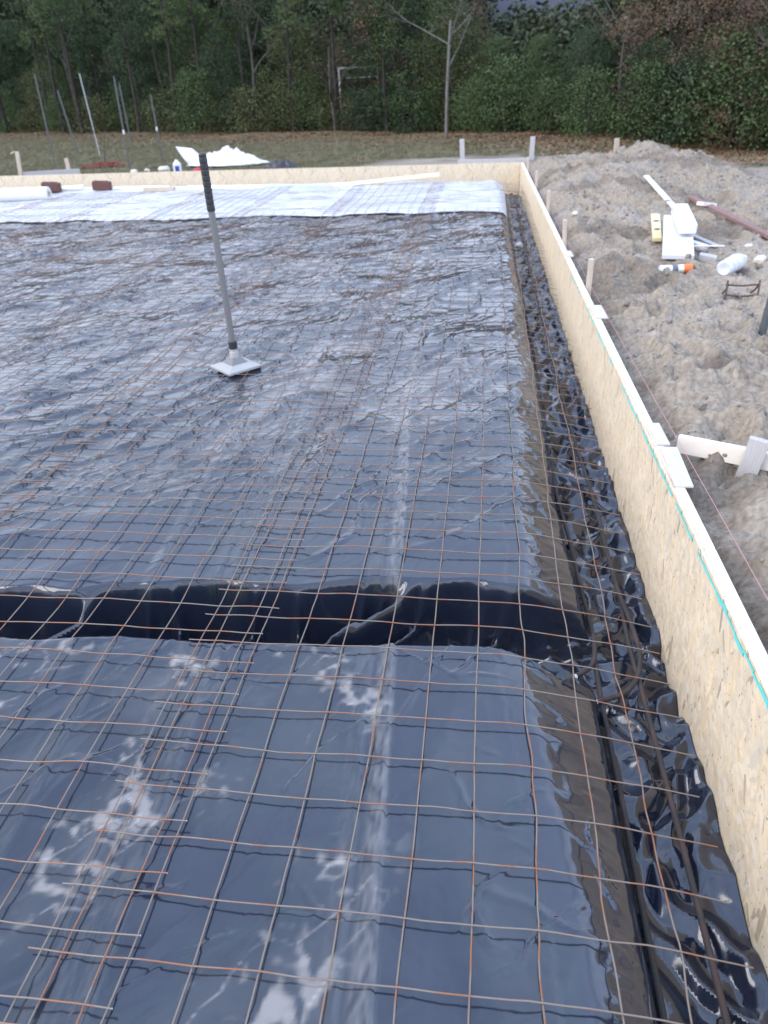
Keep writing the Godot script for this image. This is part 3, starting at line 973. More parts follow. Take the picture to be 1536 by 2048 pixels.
func build_tamper() -> void:
	var p := Vector3(-1.676, 0, -4.69)
	p.y = -1.0
	for i in 9:
		for j in 9:
			p.y = maxf(p.y, film_y(p.x + (i - 4) * 0.04, p.z + (j - 4) * 0.04) - 0.003)
	var root := base("hand_tamper", p, 0.0)
	tag(root, "steel hand tamper with square plate and black grip standing on the plastic", "tamper")
	var b := Basis(Vector3.UP, PI / 4 + 0.06)
	var mb := MB.new()
	mb.box(Transform3D(b, Vector3(0, 0.012, 0)), Vector3(0.255, 0.018, 0.255), 0.003)
	part("plate", mb.mesh(M.pale_steel), root)
	# raised casting in two tiers
	for tier in [[0.125, 0.0215, 0.062, 0.043, "skirt"], [0.0605, 0.0435, 0.028, 0.085, "hub"]]:
		var py := MB.new()
		var e := func(g: float, r: float, y: float) -> Vector3: return b * Vector3(cos(g) * r * 1.4142, y, sin(g) * r * 1.4142)
		for k in 4:
			var g0 := PI / 4 + TAU * k / 4
			var g1 := g0 + TAU / 4
			var p0: Vector3 = e.call(g0, tier[0], tier[1])
			var p1: Vector3 = e.call(g1, tier[0], tier[1])
			var p2: Vector3 = e.call(g1, tier[2], tier[3])
			var p3: Vector3 = e.call(g0, tier[2], tier[3])
			py.flat(p0, p1, p2, p0 + p1 + Vector3.UP)
			py.flat(p0, p2, p3, p0 + p1 + Vector3.UP)
		part(tier[4], py.mesh(M.pale_steel if tier[4] == "skirt" else M.steel), root)
	var so := MB.new()
	so.lathe(Transform3D(Basis(), Vector3(0, 0.075, 0)), [Vector2(0.034, 0), Vector2(0.03, 0.04), Vector2(0.027, 0.045), Vector2(0.027, 0.07), Vector2(0.0, 0.07)], 16)
	part("socket", so.mesh(M.pale_steel), root)
	var co := MB.new()
	co.lathe(Transform3D(Basis(), Vector3(0, 0.135, 0)), [Vector2(0.026, 0), Vector2(0.029, 0.004), Vector2(0.029, 0.05), Vector2(0.026, 0.055), Vector2(0.0, 0.055)], 16)
	part("collar", co.mesh(M.black), root)
	var ha := MB.new()
	ha.lathe(Transform3D(Basis(Vector3(0, 0, 1), 0.012), Vector3(0, 0.18, 0)), [Vector2(0.0205, 0), Vector2(0.0205, 0.84)], 14)
	part("handle", ha.mesh(M.steel), root)
	var gr := MB.new()
	var prof := [Vector2(0.0, 0), Vector2(0.0235, 0.001)]
	for k in 9:
		prof.append(Vector2(0.0245, 0.01 + k * 0.033))
		prof.append(Vector2(0.0245, 0.032 + k * 0.033))
		prof.append(Vector2(0.0228, 0.0345 + k * 0.033))
		prof.append(Vector2(0.0228, 0.0385 + k * 0.033))
	prof.append(Vector2(0.024, 0.315)); prof.append(Vector2(0.017, 0.325)); prof.append(Vector2(0.0, 0.327))
	gr.lathe(Transform3D(Basis(Vector3(0, 0, 1), 0.012), Vector3(-0.0101, 1.005, 0)), prof, 14)
	part("grip", gr.mesh(M.black), root)

func build_pad_things() -> void:
	var y := 0.045
	plank("lumber", Vector3(-2.72, film_y(-2.72, -14.02) + 0.035, -14.02), Vector3(-0.86, film_y(-0.86, -14.16) + 0.14, -14.22), 0.10, 0.042, M.pale_wood, "bright pale timber lying along the far edge of the white sheet", "timber", "", Vector3(0, 1, 0.5))
	plank("lumber", Vector3(-5.55, y, -14.35), Vector3(-4.05, y - 0.01, -14.22), 0.10, 0.04, M.rail_wood, "weathered flat timber at the far edge behind the tamper grip", "timber", "", Vector3(0, 1, 0.4))
	plank("lumber", Vector3(-9.2, y, -14.45), Vector3(-7.75, y + 0.035, -14.62), 0.12, 0.045, M.rail_wood, "pale timber between the white roll and the first brown block", "timber", "", Vector3(0, 1, 0.4))
	plank("lumber", Vector3(-7.1, y, -14.55), Vector3(-5.95, y, -14.42), 0.10, 0.045, M.rail_wood, "pale timber running from the second brown block to the wood offcut", "timber", "", Vector3(0, 1, 0.4))
	plank("wood_offcut", Vector3(-6.35, 0.055, -14.25), Vector3(-5.75, 0.05, -14.2), 0.12, 0.07, M.stake_wood, "short brown wood offcut between two pale timbers on the far edge", "offcut")
	for s in [[-8.28, -14.42, "left brown block standing near the roll of white plastic"], [-7.22, -14.35, "right brown block standing between pale timbers on the far edge"]]:
		var mb := MB.new()
		mb.box(Transform3D(), Vector3(0.33, 0.15, 0.16), 0.012)
		mb.box(xf(Vector3(-0.02, 0.081, 0.0)), Vector3(0.26, 0.012, 0.10), 0.004)
		var o := part("brown_block", mb.mesh(M.brick), self)
		o.position = Vector3(s[0], 0.125, s[1])
		o.rotation = Vector3(0, 0.1, -0.06)
		tag(o, s[2], "block", "brown blocks on the far edge")
	# roll of white plastic
	var root := base("plastic_roll", Vector3(-8.65, film_y(-8.65, -13.4) + 0.125, -13.42), 0.09)
	tag(root, "fat roll of white plastic lying on the white sheet at far left", "plastic roll")
	var r := MB.new()
	var side := Transform3D(Basis(Vector3(0, 0, 1), -PI / 2), Vector3(-0.95, 0, 0))
	var prof := [Vector2(0.05, 0.01), Vector2(0.09, 0.0), Vector2(0.115, 0.004)]
	for k in 12: prof.append(Vector2(0.117 + 0.004 * sin(k * 2.3), 0.05 + k * 0.15))
	prof.append_array([Vector2(0.115, 1.775), Vector2(0.09, 1.78), Vector2(0.05, 1.77)])
	r.lathe(side, prof, 24)
	part("roll", r.mesh(M.foam), root)
	var c := MB.new()
	c.lathe(side, [Vector2(0.034, 0.0), Vector2(0.05, 0.0), Vector2(0.05, 1.785), Vector2(0.034, 1.785), Vector2(0.034, 0.0)], 18)
	part("core", c.mesh(M.stake_wood), root)

# crumpled sheet heaped on the ground
func heap_mesh(rx: float, rz: float, h: float, sd: int, m: Material, cells := 34) -> ArrayMesh:
	var f := FastNoiseLite.new()
	f.seed = sd
	f.frequency = 1.6
	var f2 := FastNoiseLite.new()
	f2.seed = sd + 3
	f2.frequency = 5.0
	var mb := MB.new()
	var pts := []
	for j in cells + 1:
		var row := []
		for i in cells + 1:
			var a := (float(i) / cells - 0.5) * 2.0
			var b := (float(j) / cells - 0.5) * 2.0
			# square to disc
			var x := a * sqrt(1.0 - b * b * 0.5)
			var z := b * sqrt(1.0 - a * a * 0.5)
			var d := Vector2(x, z).length()
			var k := 1.0 + 0.18 * f.get_noise_2d(x * 1.5, z * 1.5)
			var y := h * (1.0 - smooth(0.15, 1.0, d)) * (0.75 + 0.9 * absf(f.get_noise_2d(x * rx * 1.2 + 5.0, z * rz * 1.2)))
			y += 0.5 * h * (ridge(f.get_noise_2d(x * rx * 1.6, z * rz * 1.6 + 8.0)) * 0.5 + 0.25 * f2.get_noise_2d(x * rx, z * rz)) * (1.0 - d * 0.8)
			row.append(Vector3(x * rx * k, maxf(y, 0.004) if d < 0.97 else 0.0, z * rz * k))
		pts.append(row)
	for j in cells:
		for i in cells:
			mb.flat(pts[j][i], pts[j][i + 1], pts[j + 1][i + 1], Vector3.UP)
			mb.flat(pts[j][i], pts[j + 1][i + 1], pts[j + 1][i], Vector3.UP)
	return mb.mesh(m)

func lump(r: float, sd: int) -> MB:
	var mb := MB.new()
	var f := FastNoiseLite.new()
	f.seed = sd
	f.frequency = 0.9
	var q := []
	for j in 6:
		var row := []
		for i in 9:
			var th := PI * j / 5.0
			var ph := TAU * (i % 8) / 8.0
			var d := Vector3(sin(th) * cos(ph), cos(th) * 0.7, sin(th) * sin(ph))
			row.append(d * r * (1.0 + 0.45 * f.get_noise_3d(d.x * 2.0, d.y * 2.0, d.z * 2.0)))
		q.append(row)
	for j in 5:
		for i in 8:
			var mid: Vector3 = q[j][i] + q[j + 1][i + 1]
			mb.flat(q[j][i], q[j][i + 1], q[j + 1][i + 1], mid)
			mb.flat(q[j][i], q[j + 1][i + 1], q[j + 1][i], mid)
	return mb

func build_field_things() -> void:
	# heap of white sheeting with one corner flipped up
	var root := base("white_sheet_heap", gp(-6.3, -19.2))
	tag(root, "crumpled heap of white sheeting with one corner flipped up on the grass", "plastic heap")
	part("heap", heap_mesh(1.0, 0.55, 0.30, 12, M.foam), root)
	var fl := MB.new()
	var rows := [[Vector3(-1.22, 0.42, 0.1), Vector3(-0.85, 0.36, 0.02)], [Vector3(-1.12, 0.27, 0.16), Vector3(-0.72, 0.27, 0.08)], [Vector3(-1.0, 0.12, 0.2), Vector3(-0.55, 0.16, 0.12)], [Vector3(-0.9, 0.0, 0.2), Vector3(-0.35, 0.02, 0.2)]]
	for k in 3:
		for o in [Vector3.ZERO, Vector3(0, 0, -0.012)]:
			fl.flat(rows[k][0] + o, rows[k][1] + o, rows[k + 1][1] + o, Vector3(0, 0.3, 1) if o.z == 0 else Vector3(0, 0, -1))
			fl.flat(rows[k][0] + o, rows[k + 1][1] + o, rows[k + 1][0] + o, Vector3(0, 0.3, 1) if o.z == 0 else Vector3(0, 0, -1))
	part("flipped_corner", fl.mesh(M.foam), root)
	# black bag
	var bg := part("black_bag", heap_mesh(0.52, 0.35, 0.24, 31, M.black, 24), self)
	bg.position = gp(-4.45, -17.15, 0.06)
	tag(bg, "black plastic bag slumped on the ground behind the far form", "bag")
	# white and blue jug
	var jg := base("jug", gp(-6.75, -17.05, 0.05), 0.25)
	tag(jg, "white upright container with a blue label behind the far form", "container")
	var b := MB.new()
	b.box(xf(Vector3(0, 0.15, 0)), Vector3(0.17, 0.30, 0.12), 0.03)
	part("body", b.mesh(M.can_white), jg)
	var nk := MB.new()
	nk.lathe(xf(Vector3(0.0, 0.298, 0)), [Vector2(0.055, 0), Vector2(0.045, 0.02), Vector2(0.035, 0.024), Vector2(0.035, 0.05), Vector2(0, 0.05)], 14)
	part("cap", nk.mesh(M.can_white), jg)
	var lb := MB.new()
	lb.box(xf(Vector3(0, 0.17, 0.062)), Vector3(0.09, 0.12, 0.005), 0.002)
	part("label", lb.mesh(M.blue), jg)
	# red and black bag
	var rb := base("tool_bag", gp(-6.42, -17.2), 0.3)
	tag(rb, "small red and black bag standing right of the white container", "tool bag")
	var r1 := MB.new()
	r1.box(xf(Vector3(0.06, 0.10, 0), 0.2, 0, 0.1), Vector3(0.16, 0.2, 0.14), 0.03)
	part("red_side", r1.mesh(M.red), rb)
	var r2 := MB.new()
	r2.box(xf(Vector3(-0.09, 0.09, 0), -0.2, 0, -0.35), Vector3(0.15, 0.17, 0.15), 0.03)
	part("black_side", r2.mesh(M.black), rb)
	# pale stones
	for k in 3:
		var q: Vector2 = [Vector2(-8.2, -18.0), Vector2(-8.0, -18.3), Vector2(-7.6, -18.35)][k]
		var st := part("stone", lump([0.10, 0.07, 0.15][k], 50 + k).mesh(M.stone), self)
		st.position = gp(q.x, q.y, 0.03)
		tag(st, ["pale stone below the dark fence post, left of two others", "smallest pale stone on the grass between two others", "largest pale stone, just left of the white container"][k], "stone", "pale stones on the grass")
	# batter boards: two stakes and a cross board each
	var bl := base("batter_board", gp(-10.1, -17.4))
	tag(bl, "weathered batter board behind the far form at the left edge", "batter board")
	for s in [[-0.46, 0.62, 0.16, 0.05, -0.12], [0.52, 0.42, -0.2, 0.03, -0.02]]:
		var mb := MB.new()
		mb.box(xf(Vector3(s[0], s[1] * 0.5 - 0.1, s[2]), 0, 0, s[4]), Vector3(0.09, s[1] + 0.2, 0.04), 0.004)
		part("stake", mb.mesh(M.stake_wood), bl)
	var mb1 := MB.new()
	mb1.box(between(Vector3(-0.42, 0.10, 0.14), Vector3(0.78, 0.10, -0.22)), Vector3(0.03, 0.19, 1.25), 0.004)
	part("cross_board", mb1.mesh(M.grey_wood), bl)
	var fl2 := MB.new()
	fl2.box(xf(Vector3(-0.52, 0.60, 0.17), 0.2, 0, 0.5), Vector3(0.10, 0.02, 0.05), 0.005)
	var fg := part("ribbon", fl2.mesh(M.yellow_wood), bl)
	fg.set_meta("label", "yellow ribbon tied to the stake top")
	var br := base("batter_board", gp(0.15, -16.75))
	tag(br, "grey batter board on two stakes behind the far corner of the form", "batter board")
	for s in [[-0.69, 0.56, -0.15, 0.05], [0.69, 0.58, 0.18, -0.02]]:
		var mb := MB.new()
		mb.box(xf(Vector3(s[0], s[1] * 0.5 - 0.1, s[2]), 0, 0, s[3]), Vector3(0.095, s[1] + 0.2, 0.04), 0.004)
		part("stake", mb.mesh(M.grey_wood), br)
	var mb2 := MB.new()
	mb2.box(between(Vector3(-0.78, 0.11, -0.10), Vector3(0.66, 0.12, 0.23)), Vector3(0.03, 0.15, 1.48), 0.004)
	part("cross_board", mb2.mesh(M.grey_wood), br)
	# lone stake in the spoil
	var sk := MB.new()
	sk.box(xf(Vector3(0, 0.12, 0), 0.3, 0, 0.02), Vector3(0.09, 0.6, 0.04), 0.004)
	var so := part("survey_stake", sk.mesh(M.stake_wood), self)
	so.position = Vector3(2.42, 0.06, -16.2)
	tag(so, "pale survey stake standing in the spoil left of the sand heap", "stake")
	# thin steel posts in the field
	var posts := [
		[-10.98, -19.54, 2.07, -0.02, 0.022, false, "leftmost thin dark fence post in the field"],
		[-12.74, -24.2, 1.75, 0.10, 0.03, false, "short dark fence post leaning left behind the leftmost one"],
		[-11.58, -23.3, 2.15, 0.04, 0.018, true, "pale thin fence post leaning in the middle of the row"],
		[-8.63, -18.77, 1.95, -0.02, 0.022, false, "dark fence post with a white clip, right of the red mulch"],
		[-12.83, -28.4, 1.85, 0.01, 0.03, false, "farthest fence post, dim against the wood"],
		[-8.53, -20.6, 1.55, 0.01, 0.022, false, "rightmost dark fence post in the field"]]
	for p in posts:
		var o := base("fence_post", gp(p[0], p[1]))
		tag(o, p[6], "fence post", "thin posts in the field")
		var mb := MB.new()
		var m: Material = M.post_pale if p[5] else M.post
		var t := xf(Vector3.ZERO, 0.3, 0, p[3])
		mb.box(t * Transform3D(Basis(), Vector3(0, p[2] * 0.5 - 0.1, 0)), Vector3(p[4] * 1.6, p[2] + 0.2, 0.006), 0.002)
		mb.box(t * Transform3D(Basis(), Vector3(0, p[2] * 0.5 - 0.1, -0.014)), Vector3(0.006, p[2] + 0.2, p[4]), 0.002)
		part("post", mb.mesh(m), o)
		if p[6].contains("clip") or p[6].contains("rightmost"):
			var cm := MB.new()
			cm.box(t * Transform3D(Basis(), Vector3(0, p[2] * (0.42 if p[6].contains("clip") else 0.5), 0.01)), Vector3(0.04, 0.09, 0.02), 0.004)
			part("clip", cm.mesh(M.can_white), o)
	# sapling in a ring of red mulch
	var sp := base("sapling", gp(-9.75, -19.75))
	tag(sp, "thin bare sapling planted in a ring of red mulch", "sapling")
	var mm := MB.new()
	for k in 700:
		var g := rng.randf() * TAU
		var d := sqrt(rng.randf()) * 0.55
		mm.col = Color(0.20, 0.05, 0.035) * rng.randf_range(0.6, 1.3)
		mm.box(xf(Vector3(cos(g) * d, 0.02 + 0.08 * (1.0 - d / 0.55) + rng.randf() * 0.02, sin(g) * d), rng.randf() * TAU, rng.randf_range(-0.5, 0.5), 0), Vector3(0.02, 0.01, 0.07), 0.002)
	part("mulch_ring", mm.mesh(M.mulch), sp)
	var tw := MB.new()
	tw.col = Color(0.11, 0.09, 0.075)
	limb(tw, Vector3(0, 0, 0), Vector3(0.03, 1, 0).normalized(), 0.9, 0.014, 3, rng, [])
	part("stem", tw.mesh(M.bark), sp)

func build_spoil_things() -> void:
	# short batter board beside the side form
	var root := base("batter_board", Vector3.ZERO)
	tag(root, "bright-edged timber and grey stake half buried in sand beside the form", "batter board")
	var mb := MB.new()
	mb.box(between(Vector3(0.86, 0.235, -3.10), Vector3(1.42, 0.22, -2.86)), Vector3(0.030, 0.080, 0.61), 0.003)
	part("cross_board", mb.mesh(M.rail_wood), root)
	var m2 := MB.new()
	m2.box(xf(Vector3(1.125, 0.20, -2.945), -0.41, 0, -0.12), Vector3(0.080, 0.27, 0.030), 0.003)
	part("stake", m2.mesh(M.grey_wood), root)
	# white foam board propped with a block on it
	plank("foam_board", gp(1.66, -6.95, 0.03), gp(1.86, -8.05, 0.17), 0.26, 0.04, M.foam, "wide white board propped on the sand under the white block", "board")
	var fb := MB.new()
	fb.box(between(Vector3(-0.03, -0.02, 0.36), Vector3(0.03, 0.05, -0.36)), Vector3(0.15, 0.09, 0.72), 0.008)
	var o := part("foam_block", fb.mesh(M.can_white), self)
	o.position = gp(1.84, -7.72, 0.23)
	tag(o, "bright white block lying on the propped white board", "block")
	# yellow piece with two notches
	var yl := base("notched_board", gp(1.70, -8.2, 0.05))
	tag(yl, "short pale yellow board with two dark notches left of the white board", "board")
	var ym := MB.new()
	ym.box(between(Vector3(-0.06, -0.01, 0.42), Vector3(0.06, 0.08, -0.42)), Vector3(0.085, 0.035, 0.85), 0.003)
	part("board", ym.mesh(M.yellow_wood), yl)
	for s in [-0.14, 0.14]:
		var nm := MB.new()
		nm.box(between(Vector3(-0.02, 0.05, s + 0.03), Vector3(0.02, 0.056, s - 0.03)), Vector3(0.045, 0.006, 0.05), 0.001)
		nm.v = nm.v
		var q := part("notch", nm.mesh(M.print_grey), yl)
		q.position = Vector3(-s * 0.14, 0.004 - s * 0.11, 0)
	# spray can
	var can := base("spray_can", gp(1.58, -6.62, 0.04), 0.12)
	tag(can, "white spray can with an orange cap lying on the sand", "spray can")
	var lie := Transform3D(Basis(Vector3(0, 0, 1), -PI / 2), Vector3(-0.14, 0, 0))
	var c1 := MB.new()
	c1.lathe(lie, [Vector2(0, 0.008), Vector2(0.03, 0.004), Vector2(0.036, 0.0), Vector2(0.038, 0.006), Vector2(0.036, 0.012), Vector2(0.036, 0.195), Vector2(0.028, 0.205)], 20)
	part("can", c1.mesh(M.can_white), can)
	var c2 := MB.new()
	c2.lathe(lie, [Vector2(0.0365, 0.10), Vector2(0.0368, 0.102), Vector2(0.0368, 0.145), Vector2(0.0365, 0.147)], 20)
	part("printed_band", c2.mesh(M.print_grey), can)
	var c3 := MB.new()
	c3.lathe(lie, [Vector2(0.028, 0.196), Vector2(0.038, 0.198), Vector2(0.038, 0.262), Vector2(0.034, 0.27), Vector2(0, 0.27)], 20)
	part("cap", c3.mesh(M.orange), can)
	# clear bottle in a bag
	var bt := base("plastic_bottle", gp(2.02, -6.55, 0.06), 0.98)
	tag(bt, "crumpled clear plastic bottle lying on the sand right of the spray can", "bottle")
	var b1 := MB.new()
	var bl := Transform3D(Basis(Vector3(0, 0, 1), -PI / 2), Vector3(-0.25, 0, 0))
	b1.lathe(bl, [Vector2(0, 0.012), Vector2(0.05, 0.0), Vector2(0.065, 0.02), Vector2(0.06, 0.07), Vector2(0.067, 0.12), Vector2(0.058, 0.17), Vector2(0.07, 0.24), Vector2(0.066, 0.31), Vector2(0.05, 0.37), Vector2(0.026, 0.41), Vector2(0.022, 0.44)], 16)
	part("body", b1.mesh(M.bag), bt)
	var b2 := MB.new()
	b2.lathe(bl, [Vector2(0.024, 0.43), Vector2(0.027, 0.435), Vector2(0.027, 0.46), Vector2(0, 0.462)], 14)
	part("cap", b2.mesh(M.can_white), bt)
	# rusty wire frame
	var wf := base("rebar_stand", gp(1.83, -5.68, 0.0), 0.18)
	tag(wf, "small rusty wire stand in the sand below the bottle", "wire stand")
	for s in [[Vector3(-0.12, -0.02, 0.02), Vector3(-0.11, 0.13, 0.0)], [Vector3(0.12, -0.02, 0.02), Vector3(0.125, 0.12, 0.0)], [Vector3(-0.12, 0.10, 0.0), Vector3(0.125, 0.09, 0.0)], [Vector3(-0.12, 0.03, 0.01), Vector3(0.125, 0.015, 0.01)], [Vector3(-0.1, 0.1, 0.0), Vector3(-0.08, 0.0, -0.12)], [Vector3(0.125, 0.09, 0.0), Vector3(0.14, 0.0, -0.12)]]:
		var mbw := MB.new()
		mbw.tube(PackedVector3Array([s[0], (s[0] + s[1]) * 0.5 + Vector3(0, -0.008, 0.004), s[1]]), PackedFloat32Array([0.007, 0.007, 0.007]), 6)
		part("bar", mbw.mesh(M.rust), wf)
	# dark pipe stake
	var pp := MB.new()
	pp.lathe(xf(Vector3(0, -0.12, 0), 0, 0.02, -0.05), [Vector2(0.024, 0), Vector2(0.024, 0.42), Vector2(0.019, 0.42), Vector2(0.019, 0.3), Vector2(0, 0.3)], 14)
	var po := part("pipe", pp.mesh(M.dark_pipe), self)
	po.position = gp(1.70, -4.76)
	tag(po, "dark grey pipe standing upright in the sand at the right edge", "pipe")
	# long white lath, red timber, small scraps
	plank("lath", gp(2.12, -11.3, 0.05), gp(2.13, -9.25, 0.03), 0.075, 0.018, M.foam, "long thin white lath lying on the slope of the spoil", "lath")
	plank("red_timber", gp(2.36, -9.7, -0.005), gp(2.72, -7.5, 0.01), 0.075, 0.035, M.red_wood, "long dull red timber lying across the sand", "timber")
	plank("scrap", gp(2.33, -9.15, 0.09), gp(2.52, -9.3, 0.11), 0.09, 0.04, M.rail_wood, "pale wood scrap resting on the red timber", "scrap")
	plank("scrap", gp(1.88, -7.12, 0.03), gp(2.02, -7.08, 0.03), 0.10, 0.05, M.grey_wood, "grey wood scrap right of the spray can cap", "scrap")
	plank("scrap", gp(1.88, -7.45, 0.04), gp(1.99, -7.36, 0.04), 0.08, 0.04, M.foam, "small white scrap touching the right side of the white board", "scrap")
	plank("stick", gp(1.80, -7.25, 0.07), gp(2.14, -7.32, 0.05), 0.014, 0.012, M.rail_wood, "thin white stick lying over the small scraps", "stick")
	plank("lath", gp(1.94, -8.3, 0.02), gp(2.14, -7.55, 0.02), 0.06, 0.02, M.grey_wood, "grey lath slanting down right of the propped white board", "lath")
	var q := [[2.39, -7.45, 0.045, "pale stone on the sand above the plastic bottle"], [2.30, -6.8, 0.06, "pale stone at the right edge beside the bottle neck"], [0.98, -9.1, 0.035, "small white stone in the sand just outside the side form"]]
	for k in q.size():
		var st := part("stone", lump(q[k][2], 90 + k).mesh(M.stone), self)
		st.position = gp(q[k][0], q[k][1], 0.02)
		tag(st, q[k][3], "stone")
	var sc := part("paper_scrap", lump(0.06, 140).mesh(M.foam), self)
	sc.position = Vector3(0.40, film_y(0.40, -9.95) + 0.05, -9.95)
	tag(sc, "crumpled white scrap lying in the far part of the side trench", "scrap")
	# loose clods over the spoil
	var mm := MultiMesh.new()
	mm.transform_format = MultiMesh.TRANSFORM_3D
	var lm := lump(1.0, 7)
	for i in lm.c.size(): lm.c[i] = Color(0.34, 0.315, 0.285)
	mm.mesh = lm.mesh(M.ground)
	var list := []
	while list.size() < 3000:
		var x := rng.randf_range(0.86, 4.5)
		var z := -1.6 - 15.4 * pow(rng.randf(), 1.5)
		if n_mid.get_noise_2d(x * 0.3, z * 0.3) < rng.randf_range(-0.3, 0.35): continue
		var s := 0.006 + 0.026 * pow(rng.randf(), 3.0)
		list.append(Transform3D(Basis.from_euler(Vector3(rng.randf() * 6, rng.randf() * 6, rng.randf() * 6)).scaled(Vector3(s, s, s)), gp(x, z, s * 0.25)))
	mm.instance_count = list.size()
	for i in list.size(): mm.set_instance_transform(i, list[i])
	var o2 := MultiMeshInstance3D.new()
	o2.multimesh = mm
	o2.name = numbered("sand_crumbs")
	add_child(o2)
	tag(o2, "loose crumbs and clods of sand scattered over the spoil", "sand", "", "stuff")


# ---------------------------------------------------------------- the wood
func limb(mb: MB, p: Vector3, d: Vector3, l: float, r: float, depth: int, g: RandomNumberGenerator, tips: Array) -> void:
	var path := PackedVector3Array()
	var rads := PackedFloat32Array()
	var q := p
	var dir := d
	var n := 5
	for i in n + 1:
		path.append(q)
		rads.append(lerpf(r, r * 0.45, float(i) / n))
		dir = (dir + Vector3(g.randf_range(-bend, bend), g.randf_range(-0.04, 0.14), g.randf_range(-bend, bend))).normalized()
		q += dir * l / n
	mb.tube(path, rads, 5, PackedColorArray(), false)
	tips.append([path[n], dir])
	if depth <= 0: return
	var kids := 3 if depth > 1 else 4
	for k in kids:
		var t := g.randf_range(0.35, 1.0)
		var i := clampi(int(t * n), 1, n)
		var a := g.randf() * TAU
		var side := Vector3(cos(a), g.randf_range(-0.1, 0.5), sin(a)).normalized()
		limb(mb, path[i], (dir * 0.5 + side).normalized(), l * g.randf_range(0.45, 0.7), rads[i] * 0.6, depth - 1, g, tips)

func clump(mb: MB, p: Vector3, r: float, count: int, size: float, tint: Color, g: RandomNumberGenerator) -> void:
	for k in count:
		var o := Vector3(g.randfn(0, 0.5), g.randfn(0, 0.38), g.randfn(0, 0.5)) * r
		var a := Vector3(g.randfn(), g.randfn() * 0.6 + 0.1, g.randfn()).normalized()
		var s := a.cross(Vector3(g.randfn(), g.randfn(), g.randfn())).normalized()
		var b := g.randf_range(0.65, 1.35)
		mb.col = Color(tint.r * b * g.randf_range(0.9, 1.15), tint.g * b, tint.b * b)
		mb.leaf(p + o, a, s, size * g.randf_range(0.7, 1.3), size * g.randf_range(0.45, 0.7))

func tuft(mb: MB, p: Vector3, d: Vector3, count: int, l: float, tint: Color, g: RandomNumberGenerator) -> void:
	for k in count:
		var a := (d * 0.7 + Vector3(g.randfn(), g.randfn(), g.randfn()) * 0.55).normalized()
		var s := a.cross(Vector3(g.randfn(), g.randfn(), g.randfn())).normalized()
		var b := g.randf_range(0.6, 1.4)
		mb.col = Color(tint.r * b, tint.g * b, tint.b * b)
		mb.leaf(p, a, s, l * g.randf_range(0.7, 1.2), l * 0.13)

func pine_meshes(sd: int, h: float, low: float, tint: Color) -> Array:
	var g := RandomNumberGenerator.new()
	g.seed = sd
	var t := MB.new()
	t.col = Color(0.055, 0.047, 0.041)
	var path := PackedVector3Array()
	var rads := PackedFloat32Array()
	var q := Vector3(0, -0.2, 0)
	for i in 9:
		path.append(q)
		rads.append(lerpf(0.013 * h + 0.02, 0.015, i / 8.0))
		q += Vector3(g.randf_range(-0.06, 0.06), (h + 0.2) / 8.0, g.randf_range(-0.06, 0.06))
	t.tube(path, rads, 7)
	var f := MB.new()
	var y := low
	while y < h:
		var k := y / h
		var bl := (0.32 + 1.7 * (1.0 - k)) * g.randf_range(0.6, 1.15)
		var a := g.randf() * TAU
		var dir := Vector3(cos(a), g.randf_range(-0.05, 0.4), sin(a)).normalized()
		var p0 := path[clampi(int(k * 8.0), 0, 8)]
		p0 = Vector3(p0.x, y, p0.z)
		t.tube(PackedVector3Array([p0, p0 + dir * bl * 0.5, p0 + dir * bl + Vector3(0, 0.12 * bl, 0)]), PackedFloat32Array([0.02, 0.013, 0.005]), 4, PackedColorArray(), false)
		var m := int(3 + bl * 5.0)
		for i in m:
			var s := (i + 1.0) / m
			var e := p0 + dir * bl * s + Vector3(g.randfn(0, 0.10), g.randfn(0, 0.10), g.randfn(0, 0.10)) * (0.6 + bl * 0.5)
			tuft(f, e, (dir + Vector3(0, 0.5, 0)).normalized(), 13, 0.20, tint, g)
		y += g.randf_range(0.05, 0.12)
	return [t.mesh(M.bark), f.mesh(M.leaf), h]

func broad_meshes(sd: int, h: float, r: float, tint: Color, clumps: int, per: int, size: float, bare := false, barkc := Color(0.09, 0.08, 0.07)) -> Array:
	var g := RandomNumberGenerator.new()
	g.seed = sd
	var t := MB.new()
	t.col = barkc
	var tips := []
	limb(t, Vector3(0, -0.15, 0), Vector3(g.randf_range(-0.1, 0.1), 1, g.randf_range(-0.1, 0.1)).normalized(), h * 0.62, 0.012 * h + 0.015, 3, g, tips)
	var f := MB.new()
	if not bare:
		for k in clumps:
			var a := g.randf() * TAU
			var yy := g.randf_range(0.04, 1.0)
			var w := r * sqrt(maxf(0.05, 1.0 - pow((yy - 0.42) / 0.62, 2.0)))
			var d := w * sqrt(g.randf_range(0.12, 1.0)) * g.randf_range(0.8, 1.1)
			clump(f, Vector3(cos(a) * d, yy * h, sin(a) * d), g.randf_range(0.22, 0.42), per, size, tint * g.randf_range(0.75, 1.25), g)
	else:
		for e in tips:
			if g.randf() < 0.8:
				clump(f, e[0], 0.30, per, size, tint * g.randf_range(0.7, 1.3), g)
	return [t.mesh(M.bark), f.mesh(M.leaf), h]

func plant(called: String, meshes: Array, at: Vector3, turn: float, sc: float, label: String, category: String, group: String) -> void:
	var side := at.x / -at.z
	if side < -0.72 or side > 0.42: return
	sc = minf(sc, (2.1 + Vector2(at.x, at.z).length() * 0.115) / float(meshes[2]))
	var o := base(called, at, turn)
	o.scale = Vector3(sc, sc, sc)
	tag(o, label, category, group)
	if group:
		if not planted.has(label): planted[label] = []
		planted[label].append([atan2(at.x, -at.z), o])
	part("trunk", meshes[0], o)
	part("crown", meshes[1], o)

